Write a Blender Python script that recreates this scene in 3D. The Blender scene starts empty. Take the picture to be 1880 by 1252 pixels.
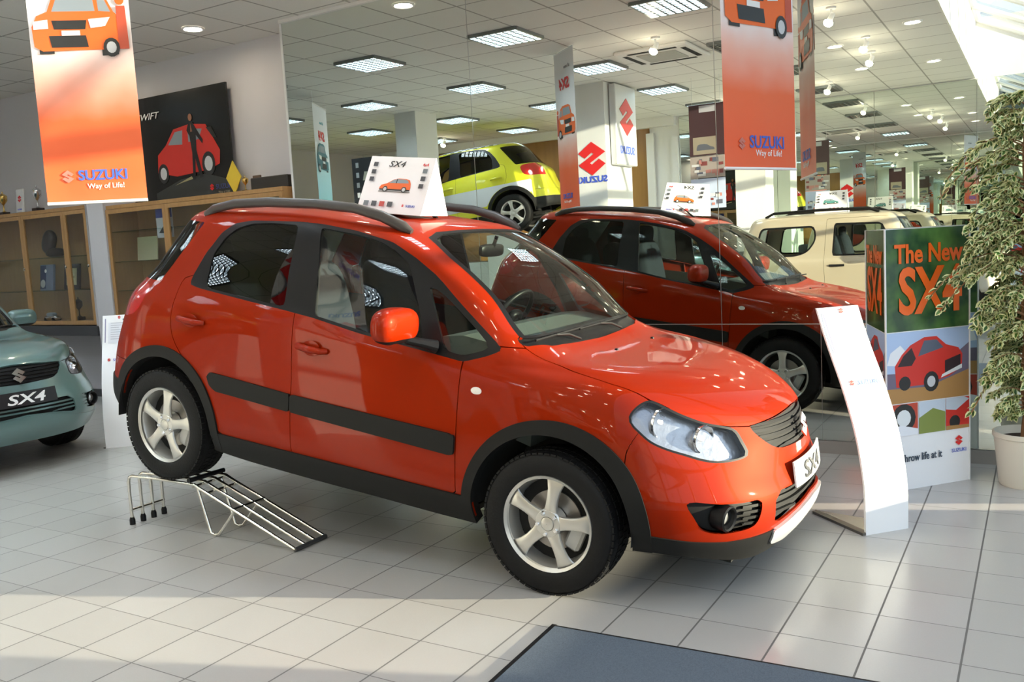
import bpy, math, random
import numpy as np
from mathutils import Vector, Matrix
random.seed(7); rng = np.random.default_rng(7)
S = bpy.context.scene
COL = S.collection
PI = math.pi

# ------------------------------------------------------------------ materials
MATS = {}
def mat(name, col=(.5,.5,.5), rough=.5, metal=0., coat=0., emit=None, es=0., spec=.5, bump=None):
    if name in MATS: return MATS[name]
    m = bpy.data.materials.new(name); m.use_nodes = True
    nt = m.node_tree; b = nt.nodes['Principled BSDF']
    b.inputs['Base Color'].default_value = (*col, 1); b.inputs['Roughness'].default_value = rough
    b.inputs['Metallic'].default_value = metal; b.inputs['Coat Weight'].default_value = coat
    b.inputs['Coat Roughness'].default_value = .03; b.inputs['Specular IOR Level'].default_value = spec
    if emit: b.inputs['Emission Color'].default_value = (*emit, 1); b.inputs['Emission Strength'].default_value = es
    if bump:
        n = nt.nodes.new('ShaderNodeTexNoise'); n.inputs['Scale'].default_value = bump[0]; n.inputs['Detail'].default_value = 4
        tc = nt.nodes.new('ShaderNodeTexCoord'); nt.links.new(tc.outputs['Object'], n.inputs['Vector'])
        bp = nt.nodes.new('ShaderNodeBump'); bp.inputs['Strength'].default_value = bump[1]; bp.inputs['Distance'].default_value = .01
        nt.links.new(n.outputs['Fac'], bp.inputs['Height']); nt.links.new(bp.outputs['Normal'], b.inputs['Normal'])
    MATS[name] = m; return m
def nmix(nt, a, b, fac):
    n = nt.nodes.new('ShaderNodeMix'); n.data_type = 'RGBA'
    for i, v in ((6, a), (7, b)):
        if hasattr(v, 'links'): nt.links.new(v, n.inputs[i])
        else: n.inputs[i].default_value = (*v, 1)
    if hasattr(fac, 'links'): nt.links.new(fac, n.inputs[0])
    else: n.inputs[0].default_value = fac
    return n.outputs[2]
def nmath(nt, op, a, b=0., c=0.):
    n = nt.nodes.new('ShaderNodeMath'); n.operation = op
    for i, v in enumerate((a, b, c)):
        if hasattr(v, 'links'): nt.links.new(v, n.inputs[i])
        else: n.inputs[i].default_value = v
    return n.outputs[0]
def coords(nt, kind='Object'):
    tc = nt.nodes.new('ShaderNodeTexCoord'); s = nt.nodes.new('ShaderNodeSeparateXYZ')
    nt.links.new(tc.outputs[kind], s.inputs[0]); return tc.outputs[kind], s.outputs
def glass(name, tint=(1,1,1), ior=1.45, rough=0.):
    if name in MATS: return MATS[name]
    m = bpy.data.materials.new(name); m.use_nodes = True; nt = m.node_tree; nt.nodes.clear()
    o = nt.nodes.new('ShaderNodeOutputMaterial'); mx = nt.nodes.new('ShaderNodeMixShader')
    t = nt.nodes.new('ShaderNodeBsdfTransparent'); g = nt.nodes.new('ShaderNodeBsdfGlossy'); f = nt.nodes.new('ShaderNodeFresnel')
    t.inputs[0].default_value = (*tint, 1); g.inputs['Roughness'].default_value = rough; f.inputs['IOR'].default_value = ior
    ge = nt.nodes.new('ShaderNodeNewGeometry'); mi = nt.nodes.new('ShaderNodeMix'); nt.links.new(ge.outputs['Backfacing'], mi.inputs[0]); mi.inputs[2].default_value = ior; mi.inputs[3].default_value = 1/ior; nt.links.new(mi.outputs[0], f.inputs['IOR'])
    nt.links.new(f.outputs[0], mx.inputs[0]); nt.links.new(t.outputs[0], mx.inputs[1]); nt.links.new(g.outputs[0], mx.inputs[2])
    nt.links.new(mx.outputs[0], o.inputs[0]); MATS[name] = m; return m
def ramp_mat(name, stops, lo, hi, axis=2, rough=.45, noise=0.):
    """printed colour gradient along one object axis, from lo to hi metres"""
    if name in MATS: return MATS[name]
    m = mat(name, rough=rough); nt = m.node_tree; v, xyz = coords(nt)
    f = nmath(nt, 'DIVIDE', nmath(nt, 'SUBTRACT', xyz[axis], lo), hi-lo)
    if noise:
        n = nt.nodes.new('ShaderNodeTexNoise'); n.inputs['Scale'].default_value = 4; nt.links.new(v, n.inputs['Vector'])
        f = nmath(nt, 'ADD', f, nmath(nt, 'MULTIPLY', nmath(nt, 'SUBTRACT', n.outputs['Fac'], .5), noise))
    r = nt.nodes.new('ShaderNodeValToRGB'); nt.links.new(f, r.inputs[0]); e = r.color_ramp.elements
    while len(e) < len(stops): e.new(.5)
    for i, (p, c) in enumerate(stops): e[i].position = p; e[i].color = (*c, 1)
    nt.links.new(r.outputs[0], nt.nodes['Principled BSDF'].inputs['Base Color']); return m

# ------------------------------------------------------------------ mesh builder
class MB:
    def __init__(s): s.v = []; s.f = []; s.m = []; s.mats = []; s.sm = []
    def mi(s, m):
        if m not in s.mats: s.mats.append(m)
        return s.mats.index(m)
    def add(s, V, F, m=None, smooth=False, X=None):
        o = len(s.v); i = s.mi(m)
        for p in V: p = Vector(p); s.v.append(X @ p if X is not None else p)
        for f in F: s.f.append([o+k for k in f]); s.m.append(i); s.sm.append(smooth)
        return s
    def box(s, a, b, m=None, X=None, bev=0.):
        x0,y0,z0 = [min(a[i],b[i]) for i in range(3)]; x1,y1,z1 = [max(a[i],b[i]) for i in range(3)]
        if bev > 0:
            e = bev; V = []
            for z in (z0,z1):
                for (x,y,sx,sy) in ((x0,y0,1,1),(x1,y0,-1,1),(x1,y1,-1,-1),(x0,y1,1,-1)):
                    sz = 1 if z == z0 else -1
                    V += [(x+sx*e,y+sy*e,z),(x,y+sy*e,z+sz*e),(x+sx*e,y,z+sz*e)]
            F = [[0,9,6,3],[12,15,18,21]]
            q = lambda c,k: 3*c+k
            for c,(d) in ((0,1),(1,2),(2,3),(3,0)):
                k = 2 if c%2==0 else 1
                F.append([q(c,k),q(d,k),q(d+4,k),q(c+4,k)])
                F.append([q(c,0),q(d,0),q(d,k),q(c,k)]); F.append([q(c+4,k),q(d+4,k),q(d+4,0),q(c+4,0)])
            for c in range(4):
                F.append([q(c,1),q(c,2),q(c+4,2),q(c+4,1)] if c%2==0 else [q(c,2),q(c,1),q(c+4,1),q(c+4,2)])
                F.append([q(c,0),q(c,1),q(c,2)]); F.append([q(c+4,0),q(c+4,2),q(c+4,1)])
            return s.add(V, F, m, False, X)
        V = [(x0,y0,z0),(x1,y0,z0),(x1,y1,z0),(x0,y1,z0),(x0,y0,z1),(x1,y0,z1),(x1,y1,z1),(x0,y1,z1)]
        return s.add(V, [[0,3,2,1],[4,5,6,7],[0,1,5,4],[1,2,6,5],[2,3,7,6],[3,0,4,7]], m, False, X)
    def tube(s, P, r, m=None, n=10, X=None, closed=False, cap=True, flat=None):
        P = [Vector(p) for p in P]; k = len(P); rs = r if hasattr(r,'__len__') else [r]*k
        V = []; up = None
        for i in range(k):
            a = P[(i-1)%k] if (closed or i>0) else P[i]; b = P[(i+1)%k] if (closed or i<k-1) else P[i]
            t = (b-a).normalized()
            if up is None:
                up = Vector((0,0,1)) if abs(t.z) < .9 else Vector((1,0,0))
            u = t.cross(up).normalized(); w = u.cross(t).normalized(); up = w
            for j in range(n):
                c = 2*PI*j/n; V.append(P[i]+u*math.cos(c)*rs[i]+w*math.sin(c)*rs[i]*(flat or 1))
        F = []
        for i in range(k if closed else k-1):
            for j in range(n):
                a = i*n+j; b = i*n+(j+1)%n; c = ((i+1)%k)*n+(j+1)%n; d = ((i+1)%k)*n+j; F.append([a,b,c,d])
        if cap and not closed: F += [list(range(n))[::-1], [(k-1)*n+j for j in range(n)]]
        return s.add(V, F, m, True, X)
    def lathe(s, prof, m=None, n=32, X=None, smooth=True, cap=False):
        V = []; k = len(prof)
        for (r,z) in prof:
            for j in range(n): c = 2*PI*j/n; V.append((r*math.cos(c), r*math.sin(c), z))
        F = [[i*n+j, i*n+(j+1)%n, (i+1)*n+(j+1)%n, (i+1)*n+j] for i in range(k-1) for j in range(n)]
        if cap: F += [list(range(n))[::-1], [(k-1)*n+j for j in range(n)]]
        return s.add(V, F, m, smooth, X)
    def poly(s, pts, d=0., m=None, X=None):
        """flat polygon in the local xz plane facing -y, with thickness d"""
        n = len(pts); V = [(x,0,z) for x,z in pts]; F = [list(range(n))]
        if d: V += [(x,d,z) for x,z in pts]; F += [[n+i for i in range(n)][::-1]] + [[i,(i+1)%n,n+(i+1)%n,n+i][::-1] for i in range(n)]
        return s.add(V, F, m, False, X)
    def build(s, name, parent=None, m=None, loc=None):
        me = bpy.data.meshes.new(name); me.from_pydata(s.v, [], s.f)
        for q in s.mats: me.materials.append(q or m)
        if not s.mats and m: me.materials.append(m)
        me.polygons.foreach_set('material_index', s.m); me.polygons.foreach_set('use_smooth', s.sm); me.update()
        if any(s.sm) and hasattr(me, 'set_sharp_from_angle'): me.set_sharp_from_angle(angle=.7)
        return link(name, me, parent, loc)
def link(name, data, parent=None, loc=None):
    o = bpy.data.objects.new(name, data); COL.objects.link(o)
    if parent: o.parent = parent
    if loc is not None: o.location = loc
    return o
def tag(o, label=None, cat=None, group=None, kind=None):
    if label: o['label'] = label
    if cat: o['category'] = cat
    if group: o['group'] = group
    if kind: o['kind'] = kind
    return o
def thing(name, label, cat, loc=(0,0,0), rz=0, group=None, rx=0, ry=0):
    o = link(name, None); o.location = loc; o.rotation_euler = (rx, ry, rz); return tag(o, label, cat, group)
def struct(name, mb, m=None): return tag(mb.build(name, None, m), kind='structure')
def copy_tree(o, parent=None):
    c = o.copy(); COL.objects.link(c); c.parent = parent
    for ch in list(o.children): copy_tree(ch, c)
    return c
def FX(loc, rz=0, rx=0, ry=0, sc=1): return Matrix.Translation(loc) @ Matrix.Rotation(rz,4,'Z') @ Matrix.Rotation(ry,4,'Y') @ Matrix.Rotation(rx,4,'X') @ Matrix.Scale(sc,4)
def text(name, body, size, m, parent, X, align='CENTER', ex=.0008, sx=1., shear=0., bold=0.):
    """lettering on the local xz plane facing -y"""
    c = bpy.data.curves.new(name, 'FONT'); c.body = body; c.size = size; c.align_x = align; c.extrude = ex; c.resolution_u = 3; c.shear = shear; c.offset = bold
    o = bpy.data.objects.new('t', c); COL.objects.link(o); dg = bpy.context.evaluated_depsgraph_get(); dg.update()
    me = bpy.data.meshes.new_from_object(o.evaluated_get(dg)); bpy.data.objects.remove(o)
    me.transform(X @ Matrix.Rotation(PI/2,4,'X') @ Matrix.Diagonal((sx,1,1,1))); me.materials.clear(); me.materials.append(m)
    return link(name, me, parent)
SLOGO = [(50,0),(96,32),(74,48),(50,32),(43,37),(96,67),(50,100),(4,68),(26,52),(50,68),(57,63),(4,33)]
def logo_pts(w): return [((x-50)/100*w, (50-y)/100*w*1.02) for x, y in SLOGO][::-1]
def emblem(parent, w, m, X, d=.001, name='emblem'):
    return MB().poly([p for p in logo_pts(w)][::-1], d, m, X).build(name, parent)

M_white = mat('white_lacquer', (.86,.86,.88), .3)
M_black = mat('black_plastic', (.006,.006,.007), .42, spec=.22)
M_rubber = mat('tyre_rubber', (.006,.006,.0065), .6, spec=.25, bump=(90,.15))
M_alloy = mat('alloy_silver', (.62,.61,.58), .32, .75)
M_chrome = mat('chrome', (.85,.85,.86), .08, 1.)
M_trim = mat('grey_black_cladding', (.010,.010,.0095), .55, spec=.22)
M_dark = mat('dark_recess', (.006,.006,.006), .8)
M_blue = mat('print_blue', (.05,.1,.55), .4)
M_red = mat('print_red', (.7,.02,.02), .4)
M_blk = mat('print_black', (.012,.012,.015), .4)
M_wht = mat('print_white', (.9,.9,.9), .4)
# ------------------------------------------------------------------ car bodies: one smooth master surface, cut into panels
# ---- master surface of the hatchback: rings (bottom to roof) x columns (front centre to rear centre), left half
HATCH=[
[(.86,0,.25),(.845,.30,.25),(.78,.52,.26),(.63,.70,.29),(.46,.785,.30),(0,.80,.25),(-.45,.80,.23),(-1,.80,.23),(-1.5,.80,.23),(-2,.80,.24),(-2.5,.79,.28),(-2.95,.77,.33),(-3.12,.64,.36),(-3.22,.35,.37),(-3.24,0,.37)],
[(.945,0,.38),(.925,.28,.38),(.85,.51,.38),(.69,.71,.38),(.47,.815,.37),(0,.84,.36),(-.45,.845,.35),(-1,.845,.35),(-1.5,.845,.35),(-2,.845,.36),(-2.5,.84,.37),(-2.94,.80,.40),(-3.15,.66,.42),(-3.26,.35,.43),(-3.28,0,.43)],
[(.945,0,.52),(.925,.27,.52),(.85,.50,.52),(.71,.70,.52),(.48,.825,.51),(0,.86,.5),(-.45,.855,.5),(-1,.855,.5),(-1.5,.855,.5),(-2,.855,.5),(-2.5,.86,.5),(-2.94,.81,.52),(-3.15,.66,.53),(-3.27,.35,.54),(-3.295,0,.54)],
[(.905,0,.63),(.88,.26,.63),(.80,.48,.64),(.67,.67,.65),(.45,.80,.65),(0,.858,.65),(-.45,.85,.65),(-1,.85,.65),(-1.5,.85,.65),(-2,.85,.65),(-2.5,.858,.66),(-2.93,.81,.68),(-3.12,.65,.70),(-3.22,.35,.70),(-3.24,0,.70)],
[(.87,0,.75),(.835,.26,.76),(.735,.47,.775),(.59,.635,.79),(.39,.775,.80),(-.02,.84,.80),(-.45,.835,.80),(-1,.835,.80),(-1.5,.835,.81),(-2,.835,.815),(-2.5,.835,.82),(-2.91,.79,.84),(-3.08,.63,.86),(-3.16,.35,.87),(-3.18,0,.87)],
[(.81,0,.86),(.77,.25,.865),(.665,.45,.885),(.505,.605,.92),(.31,.73,.94),(-.06,.80,.945),(-.45,.808,.94),(-1,.81,.965),(-1.5,.81,.985),(-2,.81,1.0),(-2.5,.795,1.01),(-2.88,.75,1.02),(-3.03,.60,1.04),(-3.11,.34,1.05),(-3.13,0,1.05)],
[(.47,0,.985),(.45,.25,.988),(.40,.43,.988),(.29,.57,.993),(.12,.68,1.0),(-.15,.74,1.0),(-.46,.785,.99),(-1,.79,1.025),(-1.5,.79,1.055),(-2,.787,1.08),(-2.47,.765,1.10),(-2.81,.715,1.11),(-2.95,.59,1.12),(-3.03,.34,1.125),(-3.05,0,1.125)],
[(-.18,0,1.052),(-.18,.25,1.052),(-.185,.45,1.057),(-.20,.60,1.06),(-.26,.685,1.06),(-.38,.735,1.055),(-.58,.765,1.05),(-1.0,.77,1.075),(-1.5,.77,1.11),(-2,.765,1.14),(-2.42,.74,1.17),(-2.74,.685,1.19),(-2.87,.57,1.20),(-2.95,.33,1.20),(-2.97,0,1.20)],
[(-.44,0,1.30),(-.45,.24,1.30),(-.47,.42,1.30),(-.50,.56,1.295),(-.555,.65,1.29),(-.66,.685,1.285),(-.83,.70,1.285),(-1.12,.71,1.31),(-1.54,.712,1.33),(-2,.705,1.35),(-2.34,.685,1.36),(-2.60,.64,1.37),(-2.73,.54,1.38),(-2.81,.31,1.385),(-2.83,0,1.385)],
[(-.94,0,1.558),(-.945,.24,1.555),(-.96,.41,1.547),(-.98,.52,1.532),(-1.01,.575,1.522),(-1.09,.605,1.525),(-1.20,.62,1.535),(-1.37,.628,1.55),(-1.60,.632,1.56),(-1.95,.625,1.56),(-2.25,.61,1.55),(-2.46,.58,1.54),(-2.59,.50,1.54),(-2.66,.30,1.55),(-2.68,0,1.552)],
[(-1.10,0,1.585),(-1.10,.2,1.584),(-1.11,.34,1.58),(-1.13,.43,1.573),(-1.16,.475,1.57),(-1.23,.495,1.573),(-1.31,.505,1.58),(-1.45,.51,1.588),(-1.63,.51,1.594),(-1.92,.50,1.594),(-2.18,.485,1.588),(-2.34,.45,1.58),(-2.44,.38,1.578),(-2.49,.22,1.58),(-2.51,0,1.582)],
[(-1.30,0,1.597),(-1.31,0,1.597),(-1.33,0,1.598),(-1.36,0,1.599),(-1.40,0,1.60),(-1.44,0,1.603),(-1.49,0,1.606),(-1.57,0,1.609),(-1.70,0,1.611),(-1.88,0,1.611),(-2.05,0,1.608),(-2.18,0,1.604),(-2.26,0,1.602),(-2.30,0,1.60),(-2.32,0,1.599)],
]
def crom(P,sub,al=.5):
    """nonuniform Catmull-Rom along axis 0 of P (n,m,3)"""
    P=np.asarray(P,float);n=len(P)
    e0=2*P[0]-P[1];e1=2*P[-1]-P[-2];Q=np.concatenate([e0[None],P,e1[None]])
    out=[]
    for i in range(n-1):
        p0,p1,p2,p3=Q[i:i+4]
        k=[np.maximum(np.linalg.norm(b-a,axis=-1)**al,1e-4)[:,None] for a,b in((p0,p1),(p1,p2),(p2,p3))]
        m1=(p2-p1)/k[1]*1.0;
        t1=((p1-p0)/k[0]*k[1]+(p2-p1)/k[1]*k[0])/(k[0]+k[1])*k[1]
        t2=((p2-p1)/k[1]*k[2]+(p3-p2)/k[2]*k[1])/(k[1]+k[2])*k[1]
        s_=sub[i] if hasattr(sub,'__len__') else sub
        for j in range(s_):
            s=j/s_
            out.append((2*s**3-3*s**2+1)*p1+(s**3-2*s**2+s)*t1+(-2*s**3+3*s**2)*p2+(s**3-s**2)*t2)
    out.append(P[-1]);return np.array(out)
def master(G,su,sv):
    G=np.array(G,float)          # rings, cols, 3
    A=crom(G,sv)                 # along rings
    # reflect at the centreline so the surface meets its mirror image smoothly
    B=A.transpose(1,0,2)
    l=B[1:2]*[1,-1,1];r=B[-2:-1]*[1,-1,1]
    B=np.concatenate([l,B,r]);B=crom(B,su)
    B=B[su:-su]
    B[0,:,1]=0;B[-1,:,1]=0
    return B                     # cols', rings', 3
def tris(B):
    n,m,_=B.shape;I=np.arange(n*m).reshape(n,m)
    a,b,c,d=I[:-1,:-1].ravel(),I[1:,:-1].ravel(),I[1:,1:].ravel(),I[:-1,1:].ravel()
    T=np.concatenate([np.c_[a,b,c],np.c_[a,c,d]]);return B.reshape(-1,3),T
def smooth_normals(B):
    V,T=tris(B);N=np.zeros_like(V)
    fn=np.cross(V[T[:,1]]-V[T[:,0]],V[T[:,2]]-V[T[:,0]])
    for k in range(3):np.add.at(N,T[:,k],fn)
    n,m,_=B.shape;N=N.reshape(n,m,3)
    N[0,:,1]=0;N[-1,:,1]=0;N[:,-1]=N[:,-2].mean(0)*[0,0,1]+1e-9*N[:,-2]
    N/=np.linalg.norm(N,axis=-1,keepdims=True)+1e-12
    return N.reshape(-1,3)
def pdist(P, poly, closed=True):
    """signed distance of 2D points to a polygon, negative inside"""
    poly = np.asarray(poly, float); A = poly; B = np.roll(poly, -1, 0); d = np.full(len(P), 1e9); ins = np.zeros(len(P), bool)
    for a, b in zip(A, B):
        e = b-a; w = P-a; t = np.clip((w@e)/(e@e+1e-12), 0, 1); q = w-t[:,None]*e; d = np.minimum(d, (q*q).sum(1))
        c = ((a[1] <= P[:,1]) & (b[1] > P[:,1])) | ((b[1] <= P[:,1]) & (a[1] > P[:,1]))
        with np.errstate(all='ignore'): ins ^= c & (P[:,0] < a[0]+(P[:,1]-a[1])*e[0]/(e[1] if abs(e[1])>1e-12 else 1e-12))
    d = np.sqrt(d); return np.where(ins, -d, d)
def XZ(poly): return lambda V: pdist(V[:,[0,2]], poly)
def YZ(poly): return lambda V: pdist(V[:,[1,2]], poly)
def circ(x, z, r): return lambda V: np.hypot(V[:,0]-x, V[:,2]-z)-r
def plane(a, b, c, d): return lambda V: V@np.array([a,b,c])-d      # negative side is inside
def AND(*f): return lambda V: np.max([g(V) for g in f], 0)
def OR(*f): return lambda V: np.min([g(V) for g in f], 0)
def curve_y(pts):   # y - interp(x)
    xs, ys = zip(*pts); return lambda V: V[:,1]-np.interp(V[:,0], xs, ys)
def clip(M, f):
    V, N, T = M
    if len(T) == 0: return M
    s = f(V); s = np.where(np.abs(s) < 1e-7, 1e-7, s); k = s < 0; t = k[T]; c = t.sum(1)
    keep = T[c == 3]; new = []; Vn = []; Nn = []
    for cnt in (1, 2):
        X = T[c == cnt]
        if not len(X): continue
        tt = k[X]; odd = np.argmax(tt if cnt == 1 else ~tt, 1)
        r = np.arange(len(X)); a = X[r, odd]; b = X[r, (odd+1)%3]; d = X[r, (odd+2)%3]; new.append((cnt, a, b, d))
    if new:
        E = np.concatenate([np.concatenate([np.c_[a,b], np.c_[a,d]]) for _, a, b, d in new]); Es = np.sort(E, 1)
        U, inv = np.unique(Es, axis=0, return_inverse=True); inv = inv.ravel()
        w = s[U[:,0]]/(s[U[:,0]]-s[U[:,1]]); w = w[:,None]
        Vc = V[U[:,0]]*(1-w)+V[U[:,1]]*w; Nc = N[U[:,0]]*(1-w)+N[U[:,1]]*w; Nc /= np.linalg.norm(Nc, axis=1, keepdims=True)+1e-12
        o = len(V); V = np.r_[V, Vc]; N = np.r_[N, Nc]; p = 0; parts = [keep]
        for cnt, a, b, d in new:
            n = len(a); e1 = inv[p:p+n]+o; e2 = inv[p+n:p+2*n]+o; p += 2*n
            if cnt == 1: parts.append(np.c_[a, e1, e2])
            else: parts += [np.c_[e1, b, d], np.c_[e1, d, e2]]
        keep = np.concatenate(parts)
    u, inv = np.unique(keep, return_inverse=True)
    return (V[u], N[u], inv.reshape(-1, 3)) if len(keep) else (V[:0], N[:0], keep)
def even(M, ax=0):
    V, N, T = M        # glass is drawn smooth: a quadratic normal field over the pane
    if len(V) < 12: return M
    a, b = V[:,ax]-V[:,ax].mean(), V[:,2]-V[:,2].mean(); A = np.c_[np.ones(len(V)), a, b, a*a, a*b, b*b]
    c, *_ = np.linalg.lstsq(A, N, rcond=None); n = A@c
    if ax == 1: n[:,1] = (np.c_[a*0, V[:,1], V[:,1]**3, V[:,1]*b]@np.linalg.lstsq(np.c_[a*0, V[:,1], V[:,1]**3, V[:,1]*b], N[:,1], rcond=None)[0])
    return V, n/(np.linalg.norm(n, axis=1, keepdims=True)+1e-12), T
def cut(M, f, gap=0.): return clip(M, lambda V: f(V)+gap), clip(M, lambda V: -f(V)+gap)
def offs(M, d): return (M[0]+M[1]*d, M[1], M[2])
def rimmed(M, depth, skipy=True):
    V, N, T = M
    if not len(T): return M
    E = np.concatenate([T[:,[0,1]], T[:,[1,2]], T[:,[2,0]]]); Es = np.sort(E, 1)
    _, idx, cn = np.unique(Es, axis=0, return_index=True, return_counts=True); B = E[idx[cn == 1]]
    if skipy: B = B[~((np.abs(V[B[:,0],1]) < 1e-4) & (np.abs(V[B[:,1],1]) < 1e-4))]
    a, b = V[B[:,0]], V[B[:,1]]; c, d = b-N[B[:,1]]*depth, a-N[B[:,0]]*depth
    fn = np.cross(b-a, N[B[:,0]]); fn /= np.linalg.norm(fn, axis=1, keepdims=True)+1e-12
    o = len(V); n = len(B); i = np.arange(n)
    V2 = np.concatenate([a,b,c,d]); N2 = np.concatenate([fn]*4)
    T2 = np.concatenate([np.c_[o+i, o+3*n+i, o+n+i], np.c_[o+n+i, o+3*n+i, o+2*n+i]])
    return np.r_[V, V2], np.r_[N, N2], np.r_[T, T2]
def flip(M): return M[0]*[1,-1,1], M[1]*[1,-1,1], M[2][:,::-1]
def join(*Ms):
    V = []; N = []; T = []; o = 0
    for m in Ms: V.append(m[0]); N.append(m[1]); T.append(m[2]+o); o += len(m[0])
    return np.concatenate(V), np.concatenate(N), np.concatenate(T)
def mesh_of(name, M, m, parent, both=False):
    if both: M = join(M, flip(M))
    if not len(M[2]): return None
    me = bpy.data.meshes.new(name); me.from_pydata(M[0].tolist(), [], M[2].tolist()); me.materials.append(m)
    me.polygons.foreach_set('use_smooth', [True]*len(M[2])); me.update()
    me.normals_split_custom_set_from_vertices([Vector(n).normalized() for n in M[1].tolist()])
    return link(name, me, parent)
def smooth_poly(P, n=4):
    P = np.array(P, float); Q = np.stack([P[:,0], 0*P[:,0], P[:,1]], 1); Q = np.r_[Q[-1:], Q, Q[:2]][:,None,:]
    R = crom(Q, n)[:,0,:]; R = R[n:-n]; return R[:-1][:,[0,2]]
def round_poly(P, r=.03, k=5):
    P = [np.array(p, float) for p in P]; out = []; n = len(P)
    for i in range(n):
        a, b, c = P[i-1], P[i], P[(i+1)%n]; u = a-b; v = c-b; lu, lv = np.linalg.norm(u), np.linalg.norm(v); d = min(r, lu*.45, lv*.45)
        p, q = b+u/lu*d, b+v/lv*d
        for j in range(k+1): t = j/k; out.append((1-t)**2*p+2*t*(1-t)*b+t*t*q)
    return np.array(out)
def master_mesh(G, su, sv):
    B = master(G, su, sv); V, T = tris(B); N = smooth_normals(B)
    T = T[:, ::-1] if (np.cross(V[T[:,1]]-V[T[:,0]], V[T[:,2]]-V[T[:,0]])*N[T[:,0]]).sum() < 0 else T
    c = V-np.array([-1.2,0,.7])
    if (N*c).sum() < 0: N = -N; T = T[:, ::-1]
    e = V[T]; ar = np.linalg.norm(np.cross(e[:,1]-e[:,0], e[:,2]-e[:,0]), axis=1); return V, N, T[ar > 1e-9]

def make_wheel(parent, loc, right, name='wheel', full=True):
    """axle along y, outer face towards -y; turned round for the left side"""
    w = link(name, None, parent, loc); w.rotation_euler = (0, 0, 0 if right else PI)
    X = Matrix.Rotation(PI/2, 4, 'X')     # lathe z axis -> -y
    R, W = .326, .102
    pr = [(.218,-.09),(.235,-.098),(.27,-W),(.305,-.098),(.320,-.085),(R,-.06),(R,0),(R,.06),(.320,.085),(.305,.098),(.27,W),(.240,.100),(.222,.092),(.214,.08)]
    t = MB().lathe(pr, M_rubber, 64, X)
    for k in range(64):                    # tread blocks on the shoulders
        a = 2*PI*k/64
        for y0, y1 in ((-.094,-.05),(.05,.094),(-.042,-.004),(.004,.042)):
            B = Matrix.Rotation(-a + (.04 if y0 < 0 else 0), 4, 'Y')
            t.box((R-.012, y0, -.0125), (R+.0035-(.006 if abs(y0+y1) > .1 else 0), y1, .0125), M_rubber, B)
    me = t.build('tyre', w)
    r = MB().lathe([(.205,.085),(.219,.094),(.221,.088),(.217,.078),(.205,.072),(.196,.05),(.190,0),(.188,-.06),(.2,-.085),(.217,-.09)], M_alloy, 64, X)
    for k in range(5):
        A = Matrix.Rotation(2*PI*k/5 + .12, 4, 'Y'); V = []; n = 12
        st = [(.02,.040,.060,.02),(.05,.036,.068,.022),(.08,.030,.072,.022),(.12,.028,.074,.022),(.16,.032,.074,.020),(.19,.041,.072,.016),(.208,.052,.068,.012)]
        for (rr, hw, y, th) in st:
            for j in range(n):
                c = 2*PI*j/n; cx_ = math.cos(c); sx_ = math.sin(c)
                V.append((math.copysign(abs(cx_)**.7, cx_)*hw, -y-math.copysign(abs(sx_)**.8, sx_)*th*.6, rr))
        F = [[i*n+j, i*n+(j+1)%n, (i+1)*n+(j+1)%n, (i+1)*n+j] for i in range(len(st)-1) for j in range(n)] + [list(range(n)), [(len(st)-1)*n+j for j in range(n)][::-1]]
        r.add(V, F, M_alloy, True, A)
    r.lathe([(.066,.02),(.066,.076),(.060,.083),(.034,.085),(.030,.080)], M_alloy, 32, X)
    rim = r.build('rim', w)
    MB().lathe([(.031,.078),(.030,.086),(.022,.089),(0.001,.09)], M_alloy, 24, X).build('centre_cap', w)
    if full:
        for k in range(5):
            a = 2*PI*(k+.5)/5 + .12
            MB().lathe([(.0115,.06),(.0115,.088),(.008,.093),(.001,.093)], M_chrome, 10, Matrix.Translation((.049*math.sin(a), 0, .049*math.cos(a))) @ X).build('lug_nut', w)
        MB().lathe([(.001,.015),(.135,.015),(.135,.005),(.001,.005)], mat('brake_steel', (.35,.33,.31), .35, .9), 40, X).build('brake_disc', w)
        a = 1.9 if right else -1.9
        MB().box((-.07,-.05,-.04), (.07,.0,.035), mat('caliper_grey', (.45,.45,.44), .4, .5), Matrix.Rotation(a, 4, 'Y') @ Matrix.Translation((0,0,.13)), bev=.012).build('brake_caliper', w)
    MB().lathe([(.001,.0),(.19,.0),(.19,-.02)], M_dark, 24, X).build('wheel_hub', w)
    return w

DLO = [(-.335,1.048),(-.40,1.015),(-.51,.978),(-.63,.99),(-1.13,1.033),(-1.44,1.073),(-1.64,1.09),(-2.30,1.137),(-2.385,1.150),(-2.375,1.20),(-2.31,1.33),(-2.22,1.45),(-2.13,1.508),(-2.0,1.532),(-1.65,1.548),(-1.5,1.545),(-1.28,1.527),(-1.05,1.487),(-.90,1.425),(-.75,1.345),(-.61,1.244)]
QG = [(-.79,1.31),(-.70,1.15),(-.625,1.02),(-.52,1.005),(-.42,1.04),(-.405,1.06),(-.50,1.135),(-.66,1.245)]
FG = [(-.745,1.017),(-.80,1.17),(-.925,1.395),(-1.05,1.462),(-1.16,1.492),(-1.28,1.508),(-1.50,1.526),(-1.462,1.3),(-1.43,1.087),(-1.13,1.050),(-.85,1.025)]
RG = [(-1.645,1.107),(-1.66,1.3),(-1.655,1.528),(-1.85,1.527),(-2.0,1.513),(-2.10,1.482),(-2.18,1.425),(-2.245,1.33),(-2.25,1.148)]
HL = [(.318,.859),(.337,.900),(.376,.928),(.443,.905),(.519,.872),(.592,.845),(.650,.831),(.695,.815),(.73,.770),(.762,.712),(.745,.698),(.675,.692),(.614,.703),(.557,.720),(.484,.740),(.421,.764),(.368,.800),(.330,.830)]
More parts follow.
